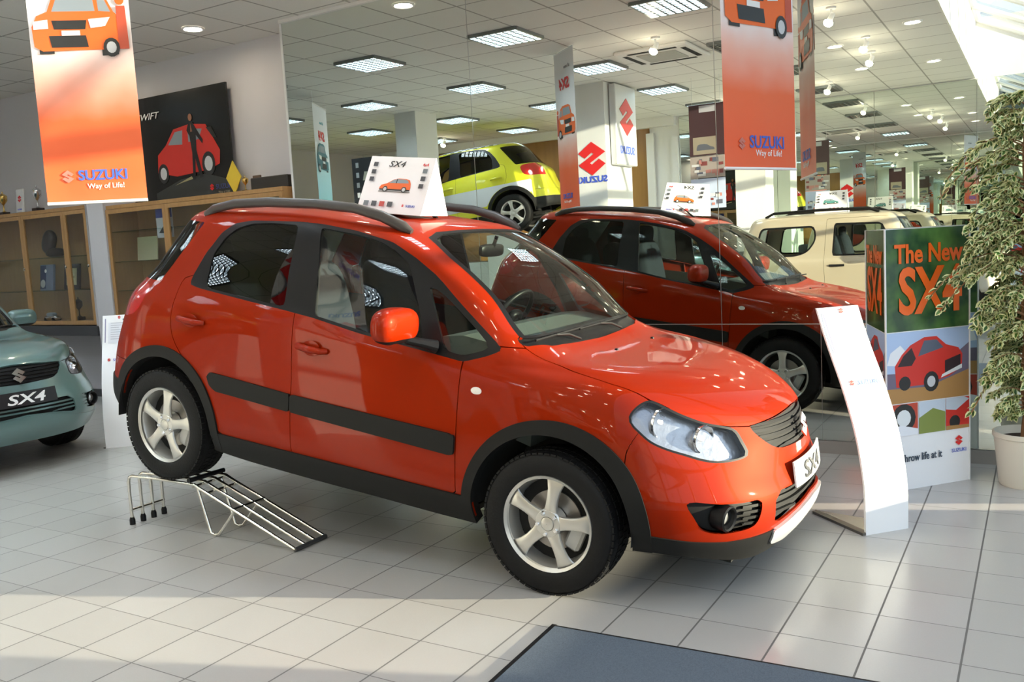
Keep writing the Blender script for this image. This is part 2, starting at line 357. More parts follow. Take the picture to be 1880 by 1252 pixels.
GR = [(0,.850),(.14,.843),(.30,.830),(.38,.824),(.42,.815),(.40,.780),(.345,.735),(.29,.714),(.17,.706),(0,.700),(-.1,.700),(-.1,.85)]
LG = [(-.1,.545),(0,.545),(.26,.553),(.37,.552),(.425,.515),(.435,.430),(.40,.420),(.30,.438),(.215,.450),(0,.465),(-.1,.465)]
FOG = [(.772,.540),(.69,.537),(.60,.535),(.510,.531),(.517,.483),(.549,.431),(.628,.412),(.70,.410),(.737,.428),(.761,.479)]
LIP = [(-.1,.452),(0,.45),(.15,.443),(.27,.428),(.36,.408),(.45,.388),(.55,.376),(.65,.369),(.75,.372),(.9,.39),(.9,0),(-.1,0)]
SKID = [(-.1,.455),(0,.452),(.15,.445),(.27,.43),(.36,.41),(.445,.390),(.425,.335),(.40,.318),(.27,.30),(-.1,.295)]
TL = [(-2.845,1.128),(-2.735,1.102),(-2.745,1.03),(-2.785,.96),(-2.87,.922),(-3.05,.91),(-3.3,.91),(-3.3,1.12),(-2.95,1.135)]
def slats(M, f, zs, w, d, name, m, parent, both=True, rim=.012, slope=0.):
    out = []
    for z in zs: out.append(rimmed(offs(clip(clip(M, AND(f, plane(0,slope,1,z+w))), plane(0,-slope,-1,-z)), d), rim))
    return mesh_of(name, join(*out), m, parent, both)
def make_hatch(label, loc, rz, pitch, paint, su=20, sv=8, cat='car', full=True, rally=False, plate_dark=False, clad=None, name='hatchback_car', hx=True):
    M_trim = clad or globals()['M_trim']
    root = thing(name, label, cat, loc, rz); root.rotation_euler = (Matrix.Rotation(rz,3,'Z') @ Matrix.Rotation(pitch,3,'Y')).to_euler()
    M0 = master_mesh(HATCH, su, sv); M = M0
    fw, rw = circ(.0,.335,.395), circ(-2.5,.335,.392)
    side = plane(0,-1,0,-.5)
    holes = OR(AND(fw, side), AND(rw, side))
    M = clip(M, lambda V: -holes(V))
    body = M
    def P(n, m, both, par=root, side_only=False):
        return mesh_of(n, m, None, par, both)
    def one(n, Mx, m, rim=.012, both=True, par=root, lab=None):
        o = mesh_of(n, rimmed(Mx, rim) if rim else Mx, m, par, both)
        if lab and o: o['label'] = lab
        return o
    def two(n, Mx, m, rim=.012, lab=None, pars=(None, None)):
        Mr = rimmed(Mx, rim) if rim else Mx; o1 = mesh_of(n, Mr, m, pars[0] or root); o2 = mesh_of(n, flip(Mr), m, pars[1] or root)
        for o in (o1, o2):
            if lab and o: o['label'] = lab
        return o1, o2          # left, right
    gl = glass('car_glass', (.80,.88,.84), 1.5); gd = glass('privacy_glass', (.10,.12,.11), 1.5)
    # side windows
    d, M = cut(M, AND(XZ(round_poly(DLO,.02)), side))
    q, d = cut(d, XZ(round_poly(QG,.03)), .001); f, d = cut(d, XZ(round_poly(FG,.02)), .001); r, d = cut(d, XZ(round_poly(RG,.03)), .001)
    two('window_frame', d, M_black, .02)
    two('quarter_window', offs(even(q), -.005), gl, 0); two('front_side_window', offs(even(f), -.005), gl, 0); two('rear_side_window', offs(even(r), -.005), gd, 0, 'dark tinted window')
    # windscreen, cowl, rear window
    ws = [(-.1,1.553),(0,1.553),(.25,1.549),(.42,1.540),(.515,1.515),(.56,1.44),(.600,1.30),(.635,1.16),(.645,1.100),(.50,1.098),(-.1,1.098)]
    w, M = cut(M, AND(YZ(ws), plane(-1,0,0,1.06)))
    wi, wf = cut(w, AND(YZ([(a*.955 if a > 0 else a, 1.106+(z-1.098)*.962) for a, z in ws])), 0)
    one('windscreen_seal', wf, M_black, .01); one('windscreen', offs(even(wi, 1), -.003), gl, 0)
    hy = [(-.5,.62),(-.2435,.672),(-.184,.52),(-.158,0),(.5,0)]
    c, M = cut(M, AND(lambda V: V[:,0]-np.interp(V[:,1], [0,.04,.52,.67,.9], [-.165,-.165,-.19,-.245,-.3]), plane(0,0,1,1.10), plane(-1,0,0,.5), plane(0,1,0,.668)), 0)
    one('cowl_panel', offs(c, -.012), M_black, .015)
    rwn = AND(plane(1,0,-.74,-3.5), plane(0,0,-1,-1.142), plane(0,0,1,1.497), plane(1,0,0,-2.2))
    g, M = cut(M, rwn); one('rear_window', g, gd, 0)
    # lamps and grilles
    hl, M = cut(M, AND(XZ(smooth_poly(HL, 3)), plane(0,-1,0,-.42), plane(-1,0,0,-.2)))
    hi, hb = cut(hl, lambda V: XZ(smooth_poly(HL, 3))(V)+.008)
    for s_, fl in ((1, lambda m: m), (-1, flip)):
        h = mesh_of('headlamp', fl(rimmed(hb, .03)), mat('lamp_seal', (.012,.012,.014), .5, spec=.2), root)
        mesh_of('reflector_shell', fl(offs(hl, -.045)), mat('lamp_silver', (.40,.41,.44), .25, .7, bump=(22,.5)), h)
        for (x, y, z, rr) in ((.44,.685,.835,.062),(.60,.60,.775,.058)):
            X = Matrix.Translation((x, y*s_, z)) @ Matrix.Rotation(-.35*-s_, 4, 'Z') @ Matrix.Rotation(PI/2, 4, 'Y')
            MB().lathe([(.012,-.05),(.03,-.046),(rr*.8,-.026),(rr,-.002),(rr+.005,-.001),(rr+.005,-.012)], M_chrome, 28, X).build('reflector_bowl', h)
            MB().lathe([(.010,-.045),(.012,-.02),(.010,-.008),(.001,-.004)], mat('bulb_glass', (.9,.9,.95), .05), 12, X).build('bulb', h)
        mesh_of('lamp_lens', fl(offs(hi, -.001)), glass('lamp_glass', (.97,.98,1), 1.35), h)
    gf = AND(YZ(smooth_poly(GR, 3)), plane(-1,0,0,-.6)); lf = AND(YZ(LG), plane(-1,0,0,-.6)); ff = AND(YZ(smooth_poly(FOG, 3)), plane(-1,0,0,-.4))
    gr, M = cut(M, gf); lg, M = cut(M, lf); fg, M = cut(M, ff)
    o = one('grille', offs(gr, -.018), M_dark, .01); slats(gr, gf, [.712,.738,.764,.790,.816], .014, -.006, 'grille_slats', mat('gunmetal', (.010,.010,.011), .6, spec=.15), o)
    emblem(o, .115, M_chrome, Matrix.Translation((.888,0,.772)) @ Matrix.Rotation(PI/2,4,'Z') @ Matrix.Rotation(-.28,4,'X'), .008)
    o = one('lower_grille', offs(lg, -.03), M_dark, .01); slats(lg, lf, [.452,.482,.512], .014, -.012, 'grille_slats', M_trim, o)
    for s_, fl in ((1, lambda m: m), (-1, flip)):
        o = mesh_of('fog_lamp_recess', fl(rimmed(offs(fg, -.03), -.03)), M_trim, root)
        X = Matrix.Translation((.715, .655*s_, .474)) @ Matrix.Rotation(.25*s_, 4, 'Z') @ Matrix.Rotation(PI/2, 4, 'Y')
        MB().lathe([(.056,-.02),(.056,.040),(.050,.046),(.044,.040),(.042,0)], M_black, 28, X).build('fog_lamp_bezel', o)
        MB().lathe([(.042,.004),(.03,.016),(.001,.022)], mat('fog_glass', (.6,.62,.65), .05, .6), 24, X).build('fog_lamp', o)
        out = [rimmed(offs(clip(clip(fg, AND(plane(0,1,0,.60), plane(0,0,1,z+.012))), plane(0,0,-1,-z)), -.012), .01) for z in (.432,.457,.482,.507)]
        mesh_of('fog_slats', fl(join(*out)), M_trim, o)
    tl, M = cut(M, AND(XZ(smooth_poly(TL, 3)), plane(0,-1,0,-.5), plane(1,0,0,-2.6)))
    two('tail_lamp', tl, mat('tail_red', (.45,.01,.01), .12, coat=1), .02)
    # panels
    gap = .0022
    hd, M = cut(M, AND(lambda V: V[:,1]-np.interp(V[:,0], [-.3,-.247,-.132,.004,.2,.376,.5,.9], [.66,.672,.693,.712,.722,.706,.66,.45]), lambda V: np.interp(V[:,1], [0,.14,.30,.42,.51,.6,.7,.9], [.853,.846,.833,.820,.825,.84,.85,.9])-V[:,2], plane(-1,0,0,.3)), gap)
    one('bonnet', hd, paint)
    b, M = cut(M, AND(plane(-1,0,0,-.335), lambda V: V[:,2]-np.interp(V[:,0], [.3,.37,.42,.9], [.66,.80,.9,1.0])), gap)
    one('front_bumper', b, paint)
    dr, M = cut(M, XZ([(-.512,1.02),(-.482,.36),(-1.512,.36),(-1.522,.75),(-1.562,1.09),(-1.55,1.2),(-.7,1.15),(-.53,1.03)]), gap)
    dF = two('front_door', dr, paint)
    d2, M = cut(M, AND(XZ(smooth_poly([(-1.512,.30),(-1.522,.75),(-1.562,1.09),(-1.6,1.2),(-2.2,1.2),(-2.44,1.18),(-2.470,1.08),(-2.475,.97),(-2.44,.86),(-2.30,.72),(-2.12,.55),(-2.03,.34)], 3)), plane(0,0,-1,-.36), side), gap)
    dR = two('rear_door', d2, paint)
    fe, M = cut(M, AND(plane(-1,0,0,.507), plane(0,0,1,1.062), side, lambda V: V[:,0]*0-1), gap)
    two('front_fender', fe, paint)
    rb, M = cut(M, AND(plane(0,0,1,.665), plane(1,0,0,-2.80)), gap); one('rear_bumper', rb, paint)
    tg, M = cut(M, AND(plane(0,1,0,.60), plane(1,0,0,-2.5), plane(0,0,1,1.142)), gap); one('tailgate', tg, paint)
    one('body_shell', M, paint)
    # cladding laid over the panels
    for ctr, rr, cond in (((.015,.335), .462, [plane(1,0,0,.497)]), ((-2.505,.335), .455, [])):
        a = clip(body, AND(circ(*ctr, rr), side, *cond)); two('wheel_arch_trim', offs(a, .011), M_trim, .06)
    two('sill_trim', offs(clip(body, AND(plane(0,0,1,.362), plane(1,0,0,-.40), plane(-1,0,0,2.10), side)), .010), M_trim, .03)
    one('bumper_lip', offs(clip(body, AND(YZ(LIP), plane(-1,0,0,-.38))), .007), M_trim, .02)
    one('skid_plate', offs(clip(body, AND(YZ(SKID), plane(-1,0,0,-.6))), .016), clad or mat('skid_silver', (.72,.73,.75), .3, .6), .02, lab=None if clad else 'silver skid plate')
    one('rear_bumper_cladding', offs(clip(body, AND(plane(0,0,1,.53), plane(1,0,0,-2.62))), .009), M_trim, .02)
    if not rally:
        for k, (px_, dd) in enumerate((( [(-.497,.640),(-.495,.556),(-.51,.545),(-1.512,.578),(-1.514,.670),(-.505,.645)], dF), ([(-1.520,.670),(-1.518,.578),(-2.06,.600),(-2.105,.630),(-2.125,.67),(-2.11,.698),(-2.07,.697)], dR))):
            mo = offs(clip(body, AND(XZ(px_), side)), .014); two('side_moulding', mo, M_trim, .018, pars=dd)
    # door handles
    hm = paint
    for (x, z, dd) in ((-1.40,.925,dF), (-2.29,.962,dR)):
        for s_, par in ((1, dd[0]), (-1, dd[1])):
            y = .826*s_; h = MB()
            h.tube([(x-.10,y-.005*s_,z+.004),(x-.075,y+.022*s_,z+.004),(x,y+.034*s_,z),(x+.07,y+.024*s_,z-.004),(x+.098,y-.004*s_,z-.005)], [.014,.018,.019,.017,.013], paint, 12)
            h.add([(x+.062*math.cos(a)*1.0-.005, y+.003*s_, z+.040*math.sin(a)) for a in np.linspace(0,2*PI,24,endpoint=False)] + [(x-.005, y+.008*s_, z)], [[i,(i+1)%24,24] for i in range(24)], paint, True)
            h.build('door_handle', par)
    if full:
        X0 = lambda s_: s_
        for s_ in (1, -1):
            h = MB(); n1, n2 = 20, 14; V = []
            for i in range(n2+1):
                ph = -PI/2+PI*i/n2
                for j in range(n1):
                    th = 2*PI*j/n1; sp = lambda v, e: math.copysign(abs(v)**e, v)
                    V.append((-.79+.072*sp(math.cos(ph),.7)*sp(math.cos(th),.75)+.02*abs(math.sin(th)), s_*(.968+.138*sp(math.cos(ph),.55)*sp(math.sin(th),.7)), 1.132+.082*sp(math.sin(ph),.75)))
            F = [[i*n1+j, i*n1+(j+1)%n1, (i+1)*n1+(j+1)%n1, (i+1)*n1+j] for i in range(n2) for j in range(n1)]
            low = [f for f in F if sum(V[k][2] for k in f)/4 < 1.076]; F = [f for f in F if f not in low]
            wm = h.add(V, F, paint, True).add(V, low, M_black, True).build('wing_mirror', root)
            MB().tube([(-.76,s_*.90,1.062),(-.70,s_*.84,1.045),(-.66,s_*.795,1.03)], [.03,.034,.045], M_black, 12, flat=.7).build('mirror_arm', wm)
            MB().box((-.858,s_*.90,1.090),(-.850,s_*1.02,1.170), mat('mirror_glass', (.9,.9,.9), .02, 1.), bev=.003).build('mirror_glass', wm)
            MB().lathe([(.03,0),(.028,.006),(.001,.009)], mat('indicator_lens', (.85,.83,.78), .15), 20, Matrix.Translation((-.41,s_*.822,.862)) @ Matrix.Rotation(-s_*PI/2,4,'X') @ Matrix.Diagonal((1,.6,1,1))).build('side_repeater', root)
            sr = [(-2.43,.590,1.538),(-2.36,.592,1.575),(-2.2,.592,1.612),(-1.95,.590,1.634),(-1.6,.585,1.644),(-1.35,.578,1.636),(-1.18,.568,1.605),(-1.05,.556,1.560),(-1.0,.552,1.538)]
            MB().tube([(a,b*s_,c) for a,b,c in sr], [.016,.020,.021,.021,.021,.021,.023,.024,.012], mat('rail_grey', (.045,.04,.04), .4), 12, flat=1.25).build('roof_rail', root)
        MB().tube([(-1.22,-.02,1.575),(-1.22,-.02,1.592),(-1.32,-.02,1.66),(-1.40,-.02,1.70)], [.018,.012,.004,.003], M_black, 8).build('roof_antenna', root)
        # wipers and washer jets
        for (a, b, e) in (((-.185,-.22,1.062),(-.232,-.40,1.096),(-.228,-.62,1.094)), ((-.185,.30,1.062),(-.235,.12,1.098),(-.232,-.14,1.096))):
            MB().tube([a, ((a[0]+b[0])/2,(a[1]+b[1])/2,(a[2]+b[2])/2+.012), b], .007, M_black, 8).tube([(b[0]-.006,b[1]+.30,b[2]+.004), b, e], .006, M_rubber, 6).build('wiper', root)
        for s_ in (1,-1): MB().lathe([(.011,0),(.009,.008),(.001,.010)], M_black, 12, Matrix.Translation((.02,.24*s_,1.034))).build('washer_jet', root)
        # plate
        bend = lambda y, z=.651: .932-.30*y*y+(.651-z)*.22; V = []; F = []; n = 12
        for i in range(n+1):
            y = -.260+.520*i/n
            for z in (.540,.651): V += [(bend(y,z),y,z),(bend(y,z)-.008,y,z)]
        for i in range(n): a = 4*i; b = a+4; F += [[a,b,b+2,a+2],[a+1,a+3,b+3,b+1],[a,a+1,b+1,b],[a+2,b+2,b+3,a+3]]
        F += [[0,2,3,1],[4*n,4*n+1,4*n+3,4*n+2]]
        pl = MB().add(V, F, M_blk if plate_dark else mat('plate_white', (.72,.72,.70), .4)).build('number_plate', root)
        tx = text('plate_lettering', 'SX4', .105, M_wht if plate_dark else M_blk, pl, Matrix.Translation((.9290,0,.559)) @ Matrix.Rotation(PI/2,4,'Z'), sx=1.7, shear=.25 if plate_dark else 0, bold=.002)
        for v in tx.data.vertices: v.co.x += bend(v.co.y, v.co.z)-.925
    # wheels
    for (x, s_) in ((0,-1),(0,1),(-2.5,-1),(-2.5,1)): make_wheel(root, (x, .755*s_, .326), s_ < 0, full=full)
    # behind the panels: inner shell and floor added to keep gaps dark, arch liners
    MI = master_mesh(HATCH, 5, 4); MI = clip(MI, plane(0,0,1,1.0)); hs = OR(AND(circ(0,.335,.41), side), AND(circ(-2.5,.335,.41), side)); MI = clip(MI, lambda V: -hs(V))
    ub = mesh_of('dark_inner_shell', offs(MI, -.06), M_dark, root, True)
    u = MB().box((-3.0,-.55,.24),(.75,.55,.27), M_dark).box((-2.05,-.74,.24),(-.45,.74,.27), M_dark)
    for x in (0,-2.5):
        for s_ in (1,-1):
            V = []; n = 20
            for i in range(n+1):
                a = -.05+(PI+.1)*i/n
                for y in (.40,.845): V.append((x+.40*math.cos(a), s_*y, .335+.40*math.sin(a)))
            u.add(V, [[2*i,2*i+1,2*i+3,2*i+2] for i in range(n)], M_dark, True)
            u.add([(x-.42,s_*.40,.2),(x+.42,s_*.40,.2),(x+.42,s_*.40,.76),(x-.42,s_*.40,.76)], [[0,1,2,3]], M_dark)
    u.build('chassis', root)
    if full: interior(root)
    return root
M_seat = mat('seat_fabric', (.02,.024,.032), .9, spec=.1)
def blob(mb, c, r, m, e=.6, X=None, n1=20, n2=12):
    sp = lambda v: math.copysign(abs(v)**e, v); V = []
    for i in range(n2+1):
        ph = -PI/2+PI*i/n2
        for j in range(n1): th = 2*PI*j/n1; V.append((c[0]+r[0]*sp(math.cos(ph))*sp(math.cos(th)), c[1]+r[1]*sp(math.cos(ph))*sp(math.sin(th)), c[2]+r[2]*sp(math.sin(ph))))
    return mb.add(V, [[i*n1+j, i*n1+(j+1)%n1, (i+1)*n1+(j+1)%n1, (i+1)*n1+j] for i in range(n2) for j in range(n1)], m, True, X)
def interior(root):
    dash = mat('dashboard_grey', (.10,.115,.105), .8, spec=.2)
    d = MB(); prof = [(-.20,1.03),(-.35,1.05),(-.60,1.075),(-.72,1.055),(-.78,.98),(-.74,.86),(-.66,.70),(-.2,.60)]
    n = len(prof); V = [(x,s_*.66,z) for s_ in (-1,1) for x,z in prof]
    d.add(V, [list(range(n))[::-1], [n+i for i in range(n)]] + [[i,(i+1)%n,n+(i+1)%n,n+i] for i in range(n)], dash, False)
    d.build('dashboard', root)
    X = Matrix.Translation((-.92,.36,1.03)) @ Matrix.Rotation(-1.05,4,'Y')
    s = MB(); s.tube([(.185*math.cos(a),.185*math.sin(a),0) for a in np.linspace(0,2*PI,36,endpoint=False)], .015, M_black, 10, X, closed=True)
    s.tube([(0,-.18,0),(0,0,-.03),(0,.18,0)], .016, M_black, 8, X).tube([(0,0,-.03),(-.17,0,0)], .018, M_black, 8, X).tube([(0,0,-.03),(0,0,-.22)], .03, M_black, 10, X)
    blob(s, (0,0,-.02), (.06,.07,.03), M_black, .7, X); s.build('steering_wheel', root)
    for y in (.36,-.36):
        q = MB(); blob(q, (-1.45,y,.66), (.27,.25,.10), M_seat, .5)
        blob(q, (0,0,.30), (.09,.24,.34), M_seat, .5, Matrix.Translation((-1.68,y,.70)) @ Matrix.Rotation(-.30,4,'Y'))
        o = q.build('front_seat', root); h = MB(); blob(h, (-1.86,y,1.37), (.06,.13,.10), M_seat, .6)
        for k in (-.05,.05): h.tube([(-1.83,y+k,1.2),(-1.86,y+k,1.35)], .006, M_chrome, 6)
        h.build('headrest', o)
    q = MB(); blob(q, (-2.2,0,.66), (.26,.62,.10), M_seat, .4); blob(q, (0,0,.30), (.09,.62,.33), M_seat, .4, Matrix.Translation((-2.42,0,.70)) @ Matrix.Rotation(-.35,4,'Y'))
    o = q.build('rear_bench', root)
    for y in (.36,-.36): h = MB(); blob(h, (-2.62,y,1.31), (.05,.13,.08), M_seat, .6); h.build('headrest', o)
    m = MB(); blob(m, (-.86,0,1.44), (.018,.12,.035), M_black, .5); m.tube([(-.85,0,1.46),(-.83,0,1.52)], .01, M_black, 6); m.build('rear_view_mirror', root)
    # headliner under the roof
    MI = master_mesh(HATCH, 5, 4); MI = clip(MI, plane(0,0,-1,-1.555)); mesh_of('headliner', offs(MI, -.03), mat('headliner_grey', (.35,.35,.33), .9), root, True)
# ------------------------------------------------------------------ the room
TS, ZC, YM = .31698, 3.76, 1.06          # floor tile, ceiling height, mirror plane
XL, XR, YB, XE = -12.0, 3.2, -8.6, .28   # left wall, glass front, rear wall, edge of the tiled ceiling
def tile_mat():
    m = mat('floor_tiles', (.5,.49,.47), .22, spec=.45); nt = m.node_tree; b = nt.nodes['Principled BSDF']; v, xyz = coords(nt)
    L = []; ids = []
    for a, w in ((0,.012),(1,.007)):
        q = nmath(nt, 'DIVIDE', xyz[a], TS); fr = nmath(nt, 'FRACT', nmath(nt, 'ADD', q, .5)); d = nmath(nt, 'ABSOLUTE', nmath(nt, 'SUBTRACT', fr, .5))
        L.append(nmath(nt, 'LESS_THAN', d, w)); ids.append(nmath(nt, 'FLOOR', q))
    g = nmath(nt, 'MAXIMUM', L[0], L[1]); cb = nt.nodes.new('ShaderNodeCombineXYZ')
    for i in (0,1): nt.links.new(ids[i], cb.inputs[i])
    wn = nt.nodes.new('ShaderNodeTexWhiteNoise'); nt.links.new(cb.outputs[0], wn.inputs['Vector'])
    n = nt.nodes.new('ShaderNodeTexNoise'); n.inputs['Scale'].default_value = 160; n.inputs['Detail'].default_value = 3; nt.links.new(v, n.inputs['Vector'])
    c = nmix(nt, (.425,.413,.395), (.46,.448,.43), wn.outputs['Value']); c = nmix(nt, c, (.36,.35,.34), nmath(nt, 'MULTIPLY', n.outputs['Fac'], .35))
    nt.links.new(nmix(nt, c, (.13,.125,.12), g), b.inputs['Base Color'])
    nt.links.new(nmath(nt, 'ADD', nmath(nt, 'MULTIPLY', g, .4), .24), b.inputs['Roughness'])
    bp = nt.nodes.new('ShaderNodeBump'); bp.inputs['Distance'].default_value = .002; bp.inputs['Strength'].default_value = .6; bp.invert = True
    nt.links.new(g, bp.inputs['Height']); nt.links.new(bp.outputs[0], b.inputs['Normal']); return m
def ceil_mat():
    m = mat('ceiling_tiles', (.72,.71,.69), .85, spec=.2); nt = m.node_tree; b = nt.nodes['Principled BSDF']; v, xyz = coords(nt); L = []
    for a, o in ((0,.33),(1,.9)):
        q = nmath(nt, 'DIVIDE', nmath(nt, 'ADD', xyz[a], o), .62); fr = nmath(nt, 'FRACT', nmath(nt, 'ADD', q, 20.5)); L.append(nmath(nt, 'LESS_THAN', nmath(nt, 'ABSOLUTE', nmath(nt, 'SUBTRACT', fr, .5)), .016))
    g = nmath(nt, 'MAXIMUM', *L); n = nt.nodes.new('ShaderNodeTexNoise'); n.inputs['Scale'].default_value = 90; nt.links.new(v, n.inputs['Vector'])
    c = nmix(nt, (.70,.685,.655), (.76,.745,.715), n.outputs['Fac']); nt.links.new(nmix(nt, c, (.36,.35,.33), g), b.inputs['Base Color']); return m
def wood_mat(name, a, b_, ax=2, sc=3.):
    m = mat(name, a, .38); nt = m.node_tree; tc = nt.nodes.new('ShaderNodeTexCoord'); mp = nt.nodes.new('ShaderNodeMapping'); nt.links.new(tc.outputs['Object'], mp.inputs[0])
    s = [14*sc]*3; s[ax] = 1.2*sc; mp.inputs['Scale'].default_value = s; n = nt.nodes.new('ShaderNodeTexNoise'); n.inputs['Scale'].default_value = 1; n.inputs['Detail'].default_value = 5; nt.links.new(mp.outputs[0], n.inputs['Vector'])
    nt.links.new(nmix(nt, a, b_, n.outputs['Fac']), nt.nodes['Principled BSDF'].inputs['Base Color']); return m
M_wall = mat('wall_paint', (.62,.60,.63), .7, bump=(60,.05)); M_wall2 = mat('wall_white', (.70,.69,.68), .7)
M_oak = wood_mat('oak', (.36,.19,.07), (.50,.29,.12)); M_panel = wood_mat('wood_panelling', (.20,.095,.025), (.30,.15,.045), 2, 1.)
M_mir = mat('mirror_silver', (.80,.85,.80), .0, 1.); M_alu = mat('white_aluminium', (.75,.76,.77), .35, .1)
M_gl = glass('window_glass', (.93,.96,.95), 1.45)
struct('floor', MB().box((XL,YB,-.12),(XR,1.5,0), tile_mat()))
struct('ceiling', MB().box((XL,YB,ZC),(XE-.021,1.5,ZC+.12), ceil_mat()))
struct('wall_left', MB().box((XL-.15,YB,-.1),(XL,1.6,ZC+.1), M_wall))
struct('wall_back', MB().box((XL,1.40,0),(-4.93,1.55,ZC), M_wall).box((-4.93,YM+.01,0),(-4.92,1.55,ZC), M_wall2))
struct('wall_mirror', MB().box((-4.92,YM+.012,0),(3.3,1.55,4.9), mat('mirror_backing', (.10,.12,.10), .5)))
struct('trim_1', MB().box((-4.93,YM-.03,ZC-.03),(XE,YM+.012,ZC-.001), M_wall2).box((-4.945,YM-.004,0),(-4.92,YM+.012,ZC-.02), M_alu))
sk = MB()
x = -4.92
while x < 3.1: sk.box((x+.002,YM-.012,0),(min(x+TS,3.19)-.002,YM+.011,.088), mat('skirting_tile', (.33,.31,.29), .3)); x += TS
struct('baseboard_mirror', sk)
struct('baseboard_back', MB().box((XL,1.385,0),(-4.94,1.40,.09), mat('dark_skirting', (.05,.05,.055), .5)))
xs = [-4.92,-2.868,-.812,1.23,3.19]; lows = [-4.92,-4.27,-3.57,-2.868,-2.18,-1.50,-.812,-.117,.58,1.23,1.90,2.6,3.19]
words = ['tall mirror wall panel at the left, beside the trophy cabinet wall','tall mirror wall panel behind the roof of the orange red car','tall mirror wall panel behind the hanging banner and the nose of the car','tall mirror wall panel at the right, behind the leafy plant']
for i in range(4):
    o = MB().box((xs[i]+.003,YM,.908),(xs[i+1]-.003,YM+.006,ZC-.03 if xs[i+1] < XE else 4.2), M_mir).build('mirror_panel'); tag(o, words[i], 'mirror', 'tall mirror panels')
for i in range(len(lows)-1):
    o = MB().box((lows[i]+.002,YM,.092),(lows[i+1]-.002,YM+.006,.902), M_mir).build('mirror_panel'); tag(o, 'low square mirror panel above the tiled skirting of the mirror wall', 'mirror', 'low mirror panels')
st = mat('seam_silver', (.55,.56,.54), .3, .8)
struct('trim_2', MB().box((-4.92,YM-.001,.902),(3.19,YM+.004,.908), st).box((-2.8695,YM-.001,.9),(-2.8665,YM+.004,ZC), st).box((-.8135,YM-.001,.09),(-.8105,YM+.004,ZC), st).box((-.1185,YM-.001,.09),(-.1155,YM+.004,.9), st))
# rear wall: wood panelling, white bulkhead, door, then mirrors
rw = MB().box((XL,YB-.15,0),(XR,YB-.01,ZC+.9), M_wall2).box((XL,YB-.01,0),(-5.15,YB,3.6), M_panel).box((XL,YB-.01,3.6),(-4.62,YB+.12,ZC), M_wall2)
struct('wall_rear', rw)
struct('trim_3', MB().box((-5.2,YB,0),(-5.05,YB+.06,3.5), M_wall2).box((-4.70,YB,0),(-4.58,YB+.08,3.4), M_wall2))
for i, x0 in enumerate((-4.57,-2.8,-1.2,.3)):
    o = MB().box((x0+.004,YB,.05),((-2.8,-1.2,.3,1.8)[i]-.004,YB+.006,ZC-.02), M_mir).build('mirror_panel'); tag(o, 'tall mirror panel on the rear wall facing the mirror wall', 'mirror', 'rear wall mirrors')
# raised glazed strip along the glass front
struct('wall_fascia', MB().box((XE-.02,YB,ZC-.004),(XE,1.5,4.7), mat('fascia_white', (.78,.76,.70), .7)))
gz = MB(); gy = [YB, -7.6,-6.3,-5.0,-3.7,-2.4,-1.1,.2,1.5]
for y in gy: gz.tube([(XE,y,4.66),(XR,y,3.2)], .045, M_alu, 8)
gz.box((XR-.06,YB,3.12),(XR+.06,1.5,3.26), M_alu).box((XE-.03,YB,4.62),(XE+.05,1.5,4.72), M_alu)
struct('trim_4', gz)
struct('window_1', MB().add([(XE,YB,4.68),(XR,YB,3.22),(XR,1.5,3.22),(XE,1.5,4.68)], [[0,1,2,3]], glass('roof_glass', (.50,.52,.54))))
fr = MB(); fy = [1.5,1.02,-1.485,-3.1,-4.7,-6.3,-7.6,YB]
for y in fy: fr.box((XR-.05,y-.05,0),(XR+.05,y+.05,3.15), M_alu)
fr.box((XR-.06,-1.60,0),(XR+.06,-1.37,3.15), M_alu)
fr.box((XR-.05,YB,.0),(XR+.05,.81,.50), mat('sill_panel', (.5,.5,.5), .5)).box((XR-.05,YB,2.1),(XR+.05,1.5,2.16), M_alu)
struct('window_2', MB().box((XR-.004,YB,.5),(XR+.004,1.5,3.15), M_gl))
struct('trim_5', fr)
struct('ground', MB().box((XR+.1,-40,-.15),(60,40,-.05), mat('paving', (.32,.31,.29), .8)))
# columns
for (x0,x1,y0,y1) in ((-7.74,-7.33,-4.72,-4.22),(-4.51,-4.07,-5.12,-4.22),(-1.75,-1.30,-5.6,-5.1)):
    pass
lg_red = mat('sign_red', (.62,.02,.02), .4)
def column(x0,x1,y0,y1,n):
    struct(n, MB().box((x0,y0,0),(x1,y1,ZC), mat('column_cladding', (.66,.66,.64), .5)).box((x0-.012,y0-.012,0),(x1+.012,y1+.012,.1), M_alu))
column(-7.74,-7.33,-4.80,-4.22,'column_1'); column(-4.51,-4.07,-5.12,-4.22,'column_2'); column(-3.22,-2.72,-8.0,-7.5,'column_3')
def sign_on(x, y, z, w, rz, lab, word=True):
    t = thing('wall_sign', lab, 'sign', (x,y,z), rz); emblem(t, w, lg_red, Matrix.Identity(4), -.004)
    if word: text('lettering', 'SUZUKI', w*.26, M_blue, t, Matrix.Translation((0,-.002,-w*.72)), bold=.004, sx=1.15)
    return t
sign_on(-7.53,-4.216,2.72,.46,PI,'red emblem on the front of the far white column',True)
sign_on(-4.29,-4.216,2.72,.46,PI,'red emblem on the front of the near white column',True)
t = thing('projecting_sign', 'silver sign board with red emblem on the side of the white column', 'sign', (-4.055,-4.72,2.62), PI/2)
MB().box((-.36,-.10,0),(.36,0,1.12), mat('sign_silver', (.60,.61,.62), .4, .2), bev=.01).build('sign_board', t)
emblem(t, .52, lg_red, Matrix.Translation((0,-.103,.68)), -.004); text('lettering', 'SUZUKI', .15, mat('sign_blue', (.05,.12,.6), .4), t, Matrix.Translation((0,-.103,.16)), bold=.004)
